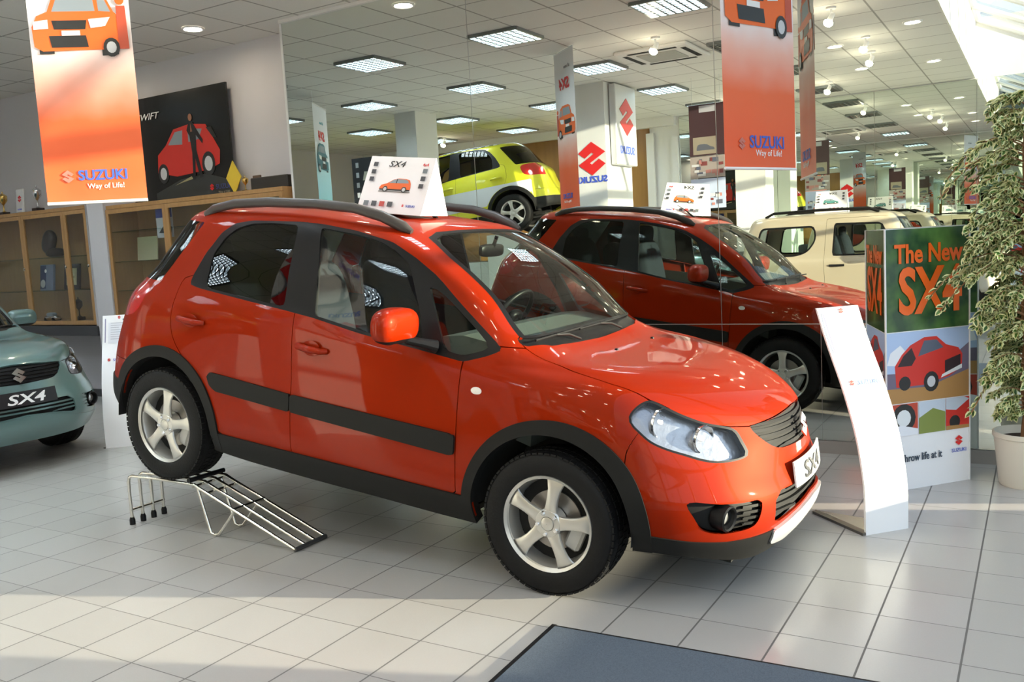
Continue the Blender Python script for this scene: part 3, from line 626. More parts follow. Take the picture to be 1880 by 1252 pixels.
# ceiling lights
M_tube = mat('lamp_panel', (.9,.95,1), .5, emit=(.80,.93,1), es=32.0); M_off = mat('lamp_panel_off', (.45,.47,.46), .4); M_louv = mat('louvre_metal', (.22,.24,.25), .3, .6)
def panel(x, y, lab, on=True):
    t = thing('ceiling_light', lab, 'ceiling light', (x,y,ZC), 0, 'square louvred ceiling lights' if on else 'unlit louvred ceiling lights'); h = .29
    MB().box((-h,-h,-.004),(h,h,-.001), M_tube if on else M_off).build('light_panel', t)
    f = MB()
    for s_ in (-1,1): f.box((s_*h-.012*s_,-h,-.035),(s_*h+.012*s_,h,-.001), M_louv).box((-h,s_*h-.012*s_,-.035),(h,s_*h+.012*s_,-.001), M_louv)
    for k in range(1,7): c = -h+2*h*k/7; f.box((c-.011,-h,-.034),(c+.011,h,-.012), M_louv).box((-h,c-.011,-.034),(h,c+.011,-.012), M_louv)
    f.build('louvre', t); return t
for y in (-.95,-3.22,-5.5,-7.6):
    for x in (-9.3,-7.42,-5.52,-3.68,-1.86):
        row = {-.95:'first row from the mirror wall',-3.22:'second row from the mirror wall',-5.5:'third row from the mirror wall',-7.6:'row nearest the rear wall'}[y]
        on = not (x > -2 and y < -2)
        panel(x, y, 'square louvred ceiling light in the '+row if on else 'unlit square louvred ceiling fitting near the glass front', on)
def downlight(x, y, lab, on=True, big=False):
    t = thing('downlight', lab, 'ceiling light', (x,y,ZC), 0, 'round recessed downlights'); r = .085
    MB().lathe([(r+.02,-.001),(r+.018,-.012),(r,-.014),(r-.01,-.003)], M_white, 28).build('trim_ring', t)
    MB().lathe([(r-.01,-.004),(.001,-.004)], mat('downlight_glow', (1,.9,.75), .4, emit=(1,.86,.62), es=60) if on else M_off, 24).build('lamp', t); return t
for x, y in ((-5.70,.70),(-3.75,.72),(-7.6,.6)): downlight(x, y, 'round recessed downlight close to the cabinet and mirror walls')
for x, y in ((-.05,-3.6),(-.1,-1.8),(-1.0,-4.3),(-1.0,-6.2),(-.1,-6.4),(-2.8,-6.4)): downlight(x, y, 'round recessed downlight near the edge of the tiled ceiling')
def spot(x, y, lab):
    t = thing('spotlight', lab, 'spotlight', (x,y,ZC), 0, 'small white ceiling spotlights')
    MB().lathe([(.05,-.001),(.05,-.02),(.012,-.022),(.012,-.07)], M_white, 20).build('ceiling_rose', t)
    X = Matrix.Translation((0,0,-.10)) @ Matrix.Rotation(.5,4,'Y')
    MB().lathe([(.015,.05),(.025,.04),(.03,-.03),(.026,-.03),(.02,.03)], M_white, 20, X).build('lamp_head', t)
    MB().lathe([(.001,-.095),(.025,-.090),(.040,-.075),(.048,-.055),(.040,-.035),(.001,-.030)], mat('spot_glow', (1,.9,.7), .4, emit=(1,.88,.66), es=70), 20, X).build('lamp', t)
for x, y in ((-2.5,-2.2),(-.65,-2.26),(-.69,-5.0),(-.6,-4.0),(-1.6,-7.0),(-3.3,-7.4),(-9.0,-7.4),(-6.0,-7.5)): spot(x, y, 'small white spotlight hanging under the tiled ceiling')
t = thing('air_conditioner', 'square white ceiling air conditioner cassette between the light panels', 'air conditioner', (-2.73,-3.02,ZC))
MB().box((-.45,-.45,-.045),(.45,.45,-.001), M_wall2, bev=.015).build('panel', t); g = MB().box((-.24,-.24,-.055),(.24,.24,-.046), mat('vent_grey', (.38,.38,.35), .6))
g.build('grille', t); g = MB()
for s_ in (-1,1): g.box((s_*.36-.03,-.30,-.049),(s_*.36+.03,.30,-.044), M_dark).box((-.30,s_*.36-.03,-.049),(.30,s_*.36+.03,-.044), M_dark)
g.build('outlet_slot', t)
# ------------------------------------------------------------------ camera and light
def camera():
    c = bpy.data.cameras.new('camera'); o = bpy.data.objects.new('camera', c); COL.objects.link(o)
    r, d, f = Vector((.85885337,.50921441,-.0554218)), Vector((.00703061,-.11990787,-.99276013)), Vector((-.51217327,.85224573,-.10656336))
    m = Matrix((r,-d,-f)).transposed().to_4x4(); m.translation = (1.18587619,-5.24503449,1.55733782); o.matrix_world = m
    c.sensor_width = 36; c.lens = 1627.99570/1880*36; c.clip_start = .05; c.clip_end = 300; S.camera = o
camera()
w = bpy.data.worlds.new('world'); S.world = w; w.use_nodes = True; bg = w.node_tree.nodes['Background']; bg.inputs[0].default_value = (.70,.83,1,1); bg.inputs[1].default_value = 1.4
sl = bpy.data.lights.new('sun', 'SUN'); so = bpy.data.objects.new('sun', sl); COL.objects.link(so); sl.energy = 11.5; sl.angle = math.radians(.6); sl.color = (1,.86,.64)
sd = Vector((-.943,-.334,-.128)).normalized(); so.rotation_euler = sd.to_track_quat('-Z','Y').to_euler(); so.location = (6,2,4)
S.cycles.max_bounces = 12; S.cycles.glossy_bounces = 8; S.cycles.transparent_max_bounces = 16; S.cycles.diffuse_bounces = 5; S.cycles.sample_clamp_indirect = 6
S.view_settings.view_transform = 'Standard'; S.view_settings.look = 'None'; S.view_settings.gamma = 1; S.view_settings.exposure = .86
# ------------------------------------------------------------------ the cars
paint = mat('paint_orange_red', (.28,.0150,.0002), .5, .3, coat=.36, spec=.05)
a_ = math.asin(.31437771/2.5)
make_hatch('orange red five door hatchback with its rear wheels raised on chrome ramps', (-.69792983-.326*math.sin(a_),-1.07812127,.326-.326*math.cos(a_)), .01517793, a_, paint)
make_hatch('grey green hatchback at the left edge with a black front plate', (-6.50,-1.34,0), -.03, 0, mat('paint_grey_green', (.13,.225,.225), .28, .3, coat=1), su=12, sv=6, plate_dark=True, clad=mat('paint_grey_green'))
yc = make_hatch('yellow hatchback tilted on a high white plinth in front of the wood panelling', (-9.25,-6.05,1.52), PI-.3, .11, mat('paint_yellow', (.62,.60,.02), .3, .1, coat=1), su=9, sv=5, full=False, rally=True)
def car_bands():
    B = master_mesh(HATCH, 9, 5); f = plane(0,-1,0,-.5); mk = mat('livery_check', (.8,.8,.8), .4); nt = mk.node_tree; v, xyz = coords(nt)
    c = nt.nodes.new('ShaderNodeTexChecker'); c.inputs['Scale'].default_value = 14; c.inputs[1].default_value = (.75,.76,.78,1); c.inputs[2].default_value = (.05,.05,.06,1); nt.links.new(v, c.inputs[0]); nt.links.new(c.outputs[0], nt.nodes['Principled BSDF'].inputs['Base Color'])
    mesh_of('livery_band', offs(clip(B, AND(f, plane(0,0,1,1.585), plane(0,0,-1,-1.552), plane(1,0,0,-1.2), plane(-1,0,0,2.4))), .004), mk, yc, True)
    mesh_of('livery_panel', offs(clip(B, AND(f, XZ([(-.2,.80),(-.4,.45),(-2.9,.55),(-2.9,.85)]), lambda V: -OR(circ(0,.335,.47), circ(-2.5,.335,.46))(V))), .004), mat('livery_silver', (.55,.57,.6), .35), yc, True)
car_bands()
o = MB().box((-.45,-.85,0),(.5,.85,1.46), M_wall2, bev=.01).box((1.95,-.85,0),(3.0,.85,1.76), M_wall2, bev=.01).box((-.45,-.75,0),(3.0,.75,1.3), M_wall2).build('display_plinth'); o.location = (-9.25,-6.05,0); o.rotation_euler = (0,0,-.3); tag(o, 'stepped white plinth carrying the tilted yellow car', 'plinth')
# the beige off-roader beside the photographer, seen in the mirror
JIM = [
[(.60,0,.42),(.60,.3,.42),(.59,.55,.42),(.52,.70,.42),(.40,.74,.42),(0,.75,.38),(-.4,.75,.36),(-.8,.75,.36),(-1.3,.75,.36),(-1.8,.75,.36),(-2.25,.75,.38),(-2.6,.74,.42),(-2.74,.68,.42),(-2.78,.35,.42),(-2.78,0,.42)],
[(.66,0,.55),(.66,.3,.55),(.64,.56,.55),(.56,.73,.55),(.42,.79,.55),(0,.80,.55),(-.4,.80,.55),(-.8,.80,.55),(-1.3,.80,.55),(-1.8,.80,.55),(-2.25,.80,.55),(-2.65,.79,.55),(-2.82,.70,.55),(-2.85,.35,.55),(-2.85,0,.55)],
[(.62,0,.80),(.62,.3,.80),(.60,.56,.80),(.54,.70,.80),(.40,.765,.80),(0,.785,.80),(-.4,.79,.80),(-.8,.79,.80),(-1.3,.79,.80),(-1.8,.79,.80),(-2.25,.79,.80),(-2.65,.78,.80),(-2.80,.69,.80),(-2.83,.35,.80),(-2.83,0,.80)],
[(.56,0,.95),(.56,.3,.95),(.54,.54,.95),(.47,.66,.95),(.34,.72,.96),(0,.75,.98),(-.36,.765,1.0),(-.8,.77,1.0),(-1.3,.77,1.0),(-1.8,.77,1.0),(-2.25,.77,1.0),(-2.63,.76,1.0),(-2.77,.68,1.0),(-2.80,.35,1.0),(-2.80,0,1.0)],
[(-.30,0,1.06),(-.30,.3,1.06),(-.31,.50,1.06),(-.34,.62,1.06),(-.38,.69,1.06),(-.44,.73,1.06),(-.55,.745,1.06),(-.85,.75,1.06),(-1.3,.75,1.06),(-1.8,.75,1.06),(-2.25,.75,1.06),(-2.60,.74,1.06),(-2.74,.67,1.06),(-2.77,.35,1.06),(-2.77,0,1.06)],
[(-.46,0,1.32),(-.46,.28,1.32),(-.47,.48,1.32),(-.50,.60,1.32),(-.54,.665,1.32),(-.60,.69,1.32),(-.72,.70,1.32),(-.95,.705,1.32),(-1.35,.71,1.32),(-1.8,.71,1.32),(-2.22,.71,1.32),(-2.54,.70,1.32),(-2.68,.64,1.32),(-2.71,.33,1.32),(-2.71,0,1.32)],
[(-.66,0,1.60),(-.66,.26,1.60),(-.67,.44,1.60),(-.69,.55,1.595),(-.73,.60,1.59),(-.80,.62,1.59),(-.90,.63,1.595),(-1.08,.635,1.60),(-1.4,.64,1.605),(-1.8,.64,1.605),(-2.18,.64,1.60),(-2.46,.62,1.595),(-2.58,.56,1.595),(-2.62,.3,1.60),(-2.62,0,1.60)],
[(-.84,0,1.65),(-.84,.2,1.65),(-.85,.34,1.65),(-.88,.42,1.645),(-.92,.46,1.64),(-.98,.48,1.64),(-1.06,.49,1.645),(-1.2,.5,1.65),(-1.45,.5,1.655),(-1.8,.5,1.655),(-2.12,.5,1.65),(-2.34,.48,1.645),(-2.44,.42,1.645),(-2.48,.22,1.65),(-2.48,0,1.65)],
[(-1.0,0,1.665),(-1.01,0,1.665),(-1.03,0,1.665),(-1.06,0,1.665),(-1.1,0,1.668),(-1.15,0,1.668),(-1.22,0,1.67),(-1.32,0,1.67),(-1.5,0,1.672),(-1.75,0,1.672),(-2.0,0,1.67),(-2.15,0,1.668),(-2.22,0,1.667),(-2.26,0,1.666),(-2.28,0,1.665)]]
def make_offroader():
    root = thing('off_road_car', 'small beige off road car seen in the mirror behind the red bonnet', 'car', (.10,-6.45,.03)); root.scale = (1,1,1.05)
    beige = mat('paint_beige', (.42,.36,.27), .35, .2, coat=.6); M = master_mesh(JIM, 12, 6); side = plane(0,-1,0,-.5)
    holes = OR(AND(circ(0,.36,.40), side), AND(circ(-2.25,.36,.40), side)); M = clip(M, lambda V: -holes(V)); body = M; gl = glass('car_glass', (.80,.88,.84), 1.5)
    wd = AND(XZ(round_poly([(-.58,1.08),(-.80,1.50),(-1.42,1.52),(-1.45,1.08)], .04)), side); wq = AND(XZ(round_poly([(-1.68,1.50),(-1.66,1.30),(-1.78,1.14),(-1.95,1.09),(-2.55,1.10),(-2.46,1.50)], .08)), side)
    wsn = AND(YZ([(-.1,1.56),(.50,1.56),(.63,1.10),(-.1,1.10)]), plane(-1,0,0,.75)); wr = AND(YZ([(-.1,1.5),(.52,1.5),(.60,1.12),(-.1,1.12)]), plane(1,0,0,-2.5))
    for f, n, both in ((wd,'front_side_window',0),(wq,'rear_side_window',0),(wsn,'windscreen',1),(wr,'rear_window',1)):
        g, M = cut(M, f); gi, gb = cut(g, lambda V: f(V)+.022)
        for fl in ((lambda m: m, flip) if not both else (lambda m: m,)):
            o = mesh_of(n, fl(offs(gi, -.004)), gl, root, bool(both)); mesh_of('window_seal', fl(rimmed(gb, .02)), M_black, o, bool(both))
    d, M = cut(M, AND(XZ([(-.55,.42),(-.50,1.06),(-.60,1.58),(-1.52,1.58),(-1.56,1.0),(-1.52,.42)]), side), .0022)
    for fl, s_ in ((lambda m: m, 1), (flip, -1)):
        o = mesh_of('front_door', fl(rimmed(d, .012)), beige, root); MB().tube([(-1.28,.775*s_,.955),(-1.38,.80*s_,.955),(-1.48,.775*s_,.955)], .016, M_black, 8).build('door_handle', o)
    hd, M = cut(M, AND(plane(-1,0,0,.32), plane(0,1,0,.64), plane(0,0,-1,-.94)), .0022); mesh_of('bonnet', rimmed(hd, .012), beige, root, True)
    lo, M = cut(M, plane(0,0,1,.56)); mesh_of('bumper_cladding', rimmed(offs(lo, .01), .02), M_trim, root, True); mesh_of('body_shell', rimmed(M, .012), beige, root, True)
    for ctr in (0,-2.25):
        a = clip(body, AND(circ(ctr,.36,.46), side)); mesh_of('wheel_arch_trim', rimmed(offs(a, .02), .03), M_trim, root, True)
    for (x, s_) in ((0,-1),(0,1),(-2.25,-1),(-2.25,1)): make_wheel(root, (x,.70*s_,.326), s_ < 0, full=False)
    sp = make_wheel(root, (-2.93,0,.85), True, 'spare_wheel', False); sp.rotation_euler = (0,0,-PI/2)
    for s_ in (1,-1):
        MB().tube([(-.85,.52*s_,1.64),(-1.0,.52*s_,1.695),(-1.7,.52*s_,1.705),(-2.3,.52*s_,1.695),(-2.42,.52*s_,1.64)], .02, M_black, 8).build('roof_rail', root)
        w_ = MB(); blob(w_, (-.55,.93*s_,1.12), (.05,.10,.075), M_black, .6); w_.tube([(-.55,.76*s_,1.08),(-.55,.86*s_,1.1)], .02, M_black, 8); w_.build('wing_mirror', root)
        MB().lathe([(.09,.03),(.085,.04),(.001,.05)], mat('fog_glass', (.6,.62,.65), .05, .6), 24, Matrix.Translation((.585,.5*s_,.76)) @ Matrix.Rotation(PI/2,4,'Y')).build('headlamp', root)
    MB().box((.60,-.38,.68),(.635,.38,.84), M_black, bev=.01).build('grille', root)
    q = MB()
    for y in (.34,-.34): blob(q, (-1.15,y,.75), (.25,.24,.10), M_seat, .5); blob(q, (0,0,.28), (.08,.23,.32), M_seat, .5, Matrix.Translation((-1.36,y,.78)) @ Matrix.Rotation(-.25,4,'Y')); blob(q, (-1.50,y,1.38), (.05,.12,.09), M_seat, .6)
    q.build('front_seats', root); MB().box((-.40,-.66,.75),(-.68,.66,1.06), mat('dashboard_grey'), bev=.03).build('dashboard', root); MB().box((-2.7,-.55,.36),(.5,.55,.42), M_dark).build('chassis', root)
    MI = master_mesh(JIM, 4, 3); MI = clip(MI, plane(0,0,1,.98)); MI = clip(MI, lambda V: -holes(V)); mesh_of('dark_inner_shell', offs(MI, -.05), M_dark, root, True)  # added black shell, darkens what shows through the openings
make_offroader()
# ------------------------------------------------------------------ printed pictures
def art(name, parent, X, items, d=.0006):
    """flat print: each item is (polygon in x,z ; material), later ones on top"""
    m = MB()
    for k, (pts, mt) in enumerate(items):
        a = sum(pts[i-1][0]*pts[i][1]-pts[i][0]*pts[i-1][1] for i in range(len(pts)))
        m.poly(pts if a > 0 else pts[::-1], 0, mt, X @ Matrix.Translation((0,-d*(k+1),0)))
    return m.build(name, parent)
def P_(name, c, r=.45): return mat('print_'+name, c, r)
def disc(x, z, r, n=14, e=1.): return [(x+r*math.cos(2*PI*i/n), z+r*e*math.sin(2*PI*i/n)) for i in range(n)]
def car_side(x, z, w, body, face=-1, dark=P_('tyre', (.02,.02,.02)), gl=P_('glass', (.25,.30,.34)), rim=P_('rim', (.55,.56,.58))):
    s = w; q = lambda P: [(x+face*a*s, z+b*s) for a, b in P]
    bd = q([(.50,.06),(.50,.13),(.46,.19),(.28,.245),(.10,.355),(-.06,.39),(-.30,.385),(-.42,.355),(-.475,.25),(-.50,.14),(-.49,.06)])
    gw = q([(.225,.25),(.09,.345),(-.06,.372),(-.28,.365),(-.37,.335),(-.41,.265)]); pil = q([(.0,.25),(-.01,.375),(-.035,.375),(-.03,.25)])
    sh = q([(.52,.0),(.5,.03),(-.5,.03),(-.52,.0)]); sill = q([(.49,.045),(.49,.085),(-.49,.085),(-.49,.045)])
    it = [(sh, P_('shadow', (.22,.21,.21))), (bd, body), (sill, dark), (gw, gl), (pil, dark)]
    for cx_ in (.30,-.31): c = (x+face*cx_*s, z+.075*s); it += [(disc(*c, .083*s), dark), (disc(*c, .052*s), rim)]
    return it
def car_front(x, z, w, body, dark=P_('tyre', (.02,.02,.02)), gl=P_('glass', (.25,.30,.34))):
    q = lambda P: [(x+a*w, z+b*w) for a, b in P]
    return [(q([(-.42,0),(-.42,.14),(-.26,.14),(-.26,0)]), dark), (q([(.26,-.03),(.26,.14),(.46,.16),(.44,-.02)]), dark),
            (q([(-.47,.08),(-.48,.30),(-.42,.42),(-.30,.47),(-.22,.66),(-.12,.70),(.22,.70),(.34,.64),(.42,.46),(.50,.38),(.50,.12),(.40,.04),(-.38,.03)]), body),
            (q([(-.25,.47),(-.18,.64),(.20,.65),(.22,.47)]), gl), (q([(.26,.47),(.25,.62),(.33,.60),(.39,.46)]), gl),
            (q([(-.24,.27),(-.26,.37),(.12,.37),(.10,.27)]), dark), (q([(-.28,.07),(-.30,.20),(.10,.20),(.12,.07)]), dark),
            (q([(-.46,.27),(-.46,.36),(-.30,.38),(-.30,.28)]), P_('lamp', (.75,.78,.8))), (q([(.16,.28),(.14,.38),(.38,.40),(.32,.30)]), P_('lamp', (.75,.78,.8))),
            (q([(-.16,.20),(-.16,.255),(.04,.255),(.04,.20)]), P_('plate', (.8,.8,.8))), (disc(x+.37*w, z+.06*w, .09*w, e=1.2), dark), (disc(x+.37*w, z+.06*w, .055*w, e=1.2), P_('rim', (.55,.56,.58)))]
C_or = P_('orange', (.80,.14,.02)); C_red = P_('car_red', (.62,.03,.02)); C_grey = P_('grey', (.25,.25,.27)); C_sky = P_('sky', (.45,.58,.75)); C_teal = P_('teal', (.05,.18,.22))
# ------------------------------------------------------------------ hanging banners
def banner(A, B, z0, z1, lab, kind='orange'):
    A, B = Vector((*A,0)), Vector((*B,0)); W = (B-A).length; rz = math.atan2(B.y-A.y, B.x-A.x); c = (A+B)/2
    t = thing('hanging_banner', lab, 'banner', (c.x,c.y,0), rz, 'printed banners hung from the ceiling')
    if kind == 'orange': mt = ramp_mat('banner_orange', [(0,(.80,.13,.045)),(.10,(.80,.11,.03)),(.32,(.78,.13,.035)),(.50,(.80,.42,.33)),(.60,(.80,.68,.65)),(.72,(.82,.80,.82))], z0, z0+1.45, noise=.10)
    else: mt = ramp_mat('banner_blue', [(0,(.25,.60,.68)),(.4,(.45,.72,.78)),(.65,(.78,.82,.86)),(1,(.78,.80,.84))], z0, z0+1.3, noise=.08)
    n, k = 14, 24; V = []
    yy = lambda u, v: .0022*math.sin(u*7+v*2.2)+.001*math.sin(u*13-v*5)
    H = z1-z0
    for i in range(k+1):
        for j in range(n+1): u, v = j/n, i/k; V.append((-W/2+W*u, yy(u,v), z0+H*v))
    o = MB().add(V, [[i*(n+1)+j, i*(n+1)+j+1, (i+1)*(n+1)+j+1, (i+1)*(n+1)+j] for i in range(k) for j in range(n)], mt, True).build('banner_sheet', t)
    MB().tube([(-W/2+W*j/10, yy(j/10,0), z0) for j in range(11)], .009, M_wht, 8).build('bottom_bar', t)
    MB().tube([(-W/2,0,z1),(W/2,0,z1)], .008, M_alu, 8).build('top_bar', t)
    if z1 < ZC-.03: MB().tube([(-W/2+.03,0,z1),(-W/2+.03,0,ZC)], .0025, M_alu, 5).tube([(W/2-.03,0,z1),(W/2-.03,0,ZC)], .0025, M_alu, 5).build('hanging_wire', t)
    f = -.0040
    for F_ in (Matrix.Identity(4), Matrix.Rotation(PI,4,'Z')):
     if kind == 'orange':
        X = Matrix.Translation((-.27*W,f,z0+.150)); emblem(t, .072, mat('print_red_soft', (.85,.36,.30), .4), X, .0008)
        text('lettering', 'SUZUKI', .145*W, P_('suz_blue', (.05,.12,.55)), t, F_ @ Matrix.Translation((.08*W,f,z0+.128)), bold=.002, sx=1.0)
        text('lettering', 'Way of Life!', .075*W, M_wht, t, F_ @ Matrix.Translation((.10*W,f,z0+.078)))
        art('car_picture', t, F_ @ Matrix.Translation((0,f,0)), car_front(-.02, z0+.84, W*.90, C_or))
        art('figure_picture', t, F_ @ Matrix.Translation((0,f-.002,0)), [(disc(W*.41,z0+1.13,.025), C_or), ([(W*.37,z0+.86),(W*.37,z0+1.10),(W*.46,z0+1.10),(W*.47,z0+.86)], P_('figure', (.5,.08,.04)))])
        text('lettering', 'SX4', .17, M_red, t, F_ @ Matrix.Translation((0,f,z1-.42)), bold=.006, shear=.2); text('lettering', 'all new', .06, C_grey, t, F_ @ Matrix.Translation((-.08,f,z1-.20)))
     else:
        text('lettering', 'SX4', .17, M_red, t, F_ @ Matrix.Translation((0,f,z1-.46)), bold=.006, shear=.2); text('lettering', 'all new', .06, P_('cyan', (.1,.5,.6)), t, F_ @ Matrix.Translation((-.02,f,z1-.24)))
        art('car_picture', t, F_ @ Matrix.Translation((0,f,0)), car_front(.02, z0+.52, W*.8, C_teal))
    return t
banner((-3.745,-2.15),(-3.32,-1.80), 1.945, 3.74, 'orange and white car banner hanging at the upper left, before the trophy cabinets')
banner((-.45,.07),(-.19,.75), 1.95, 3.62, 'orange banner hanging beside the mirror above the red bonnet')
banner((-7.5,-2.35),(-7.2,-1.75), 2.20, 3.60, 'pale blue banner seen in the mirror at the far left', 'blue')
banner((-2.95,-1.62),(-2.75,-1.05) if 0 else (-2.75,-1.0), 9, 9, '') if 0 else None
# ------------------------------------------------------------------ chrome wheel ramps
def ramp(loc, lab):
    loc = (loc[0]+.07, loc[1], loc[2])
    t = thing('car_ramp', lab, 'ramp', loc, .01, 'chrome tube ramps under the rear wheels'); ch = mat('ramp_chrome', (.78,.75,.68), .16, 1.); r = .0095; z = .306
    for k in range(4):
        y = -.115+.0767*k
        MB().tube([(-.46,y,.03),(-.46,y,z-.04),(-.448,y,z-.012),(-.42,y,z),(-.1,y,z),(.13,y,z-.006),(.20,y,z-.035),(.88,y,.014)], r, ch, 10).build('rail', t)
        MB().lathe([(.001,0),(.017,0),(.017,.03),(.012,.045)], M_black, 14, Matrix.Translation((-.46,y,0))).build('rubber_foot', t)
    MB().tube([(.88,-.122,.014),(.88,.122,.014)], .012, mat('dark_steel', (.12,.12,.12), .4, .7), 8).build('end_bar', t)
    for x, zz in ((-.46,.09),(.12,z-.018),(.21,z-.052),(.43,.185)): MB().tube([(x,-.122,zz),(x,.122,zz)], .008, ch, 8).build('cross_bar', t)
    MB().tube([(.12,-.09,z-.02),(.19,-.09,.06),(.205,-.09,.018),(.235,-.09,.010),(.27,-.09,.018),(.43,-.09,.185)], .009, ch, 10).build('support_leg', t)
    MB().tube([(.12,.09,z-.02),(.19,.09,.06),(.205,.09,.018),(.235,.09,.010),(.27,.09,.018),(.43,.09,.185)], .009, ch, 10).build('support_leg', t)
    MB().tube([(.10,-.13,z+.018),(.10,.13,z+.018)], .014, M_black, 10).build('wheel_stop', t)
    return t
ramp((-3.17,-1.83,0), 'chrome tube ramp under the near rear wheel of the red car')
ramp((-3.19,-.32,0), 'chrome tube ramp under the far rear wheel, mostly hidden behind the red car')
# ------------------------------------------------------------------ curved info stands
def info_stand(loc, rz, lab, sheet=False):
    t = thing('information_stand', lab, 'information stand', loc, rz, 'curved white information stands'); W = .257
    pr = [(0,.0),(.0,.12),(.004,.234),(.030,.38),(.070,.52),(.125,.65),(.190,.78),(.250,.885),(.312,1.0),(.375,1.135)]; n = len(pr); m = MB()
    A = np.array([[[a,0,b]] for a, b in pr]); q = crom(A, 4)[:,0]; V = []
    for a, _, b in q: V += [(0,a,b),(W,a,b),(W,a+.014,b),(0,a+.014,b)]
    k = len(q); F = [[4*i+j, 4*i+(j+1)%4, 4*i+4+(j+1)%4, 4*i+4+j] for i in range(k-1) for j in range(4)] + [[3,2,1,0], [4*k-4,4*k-3,4*k-2,4*k-1]]
    m.add(V, F, mat('stand_white', (.88,.88,.90), .25)).build('curved_panel', t)
    MB().box((-.02,.0,.0),(.02,.42,.014), mat('stand_steel', (.16,.15,.14), .35, .8)).add([(0,.015,.006),(W,.015,.006),(.01,.44,.006),(0,.015,.012),(W,.015,.012),(.01,.44,.012)], [[0,2,1],[3,4,5],[0,1,4,3],[1,2,5,4],[2,0,3,5]], mat('stand_plate', (.55,.55,.54), .2, .8)).build('base_plate', t)
    def on(z, d=-.006):
        y = np.interp(z, q[:,2], q[:,0]); s_ = (np.interp(z+.03, q[:,2], q[:,0])-np.interp(z-.03, q[:,2], q[:,0]))/.06
        return Matrix.Translation((0,y+d,z)) @ Matrix.Rotation(-math.atan(s_),4,'X')
    soft = P_('pale_blue', (.16,.24,.48)) if not sheet else M_blue
    emblem(t, .030, P_('pale_red', (.50,.05,.04)) if not sheet else M_red, on(.755) @ Matrix.Translation((.06,0,0)), .0008); text('lettering', 'SUZUKI', .036, soft, t, on(.742) @ Matrix.Translation((.16,0,0)), sx=1.1)
    emblem(t, .030, P_('pale_red', (.50,.05,.04)), on(1.115) @ Matrix.Translation((.14,0,0)), .0008)
    X = on(1.0)
    it = [([(.02,-.11),(.02,.12),(.028,.12),(.028,-.11)], P_('lilac', (.22,.22,.36)))]
    if sheet: it += [([(.05,-.12),(.05,.08),(.20,.08),(.20,-.12)], P_('paper', (.72,.73,.78)))] + [([(.07,.07-.022*i),(.07,.076-.022*i),(.18-.02*(i%3),.076-.022*i),(.18-.02*(i%3),.07-.022*i)], P_('text_grey', (.45,.46,.52))) for i in range(8)] + [([(.17,.095),(.17,.11),(.21,.11),(.21,.095)], C_teal)]
    art('printed_sheet', t, X @ Matrix.Translation((0,-.001,0)), it); return t
info_stand((.432,-.618,0), math.atan2(.73,.68), 'curved white information stand in front of the green display column')
info_stand((-5.80,-.575,0), .75, 'curved white information stand with a text sheet, behind the rear bumper of the red car', True)
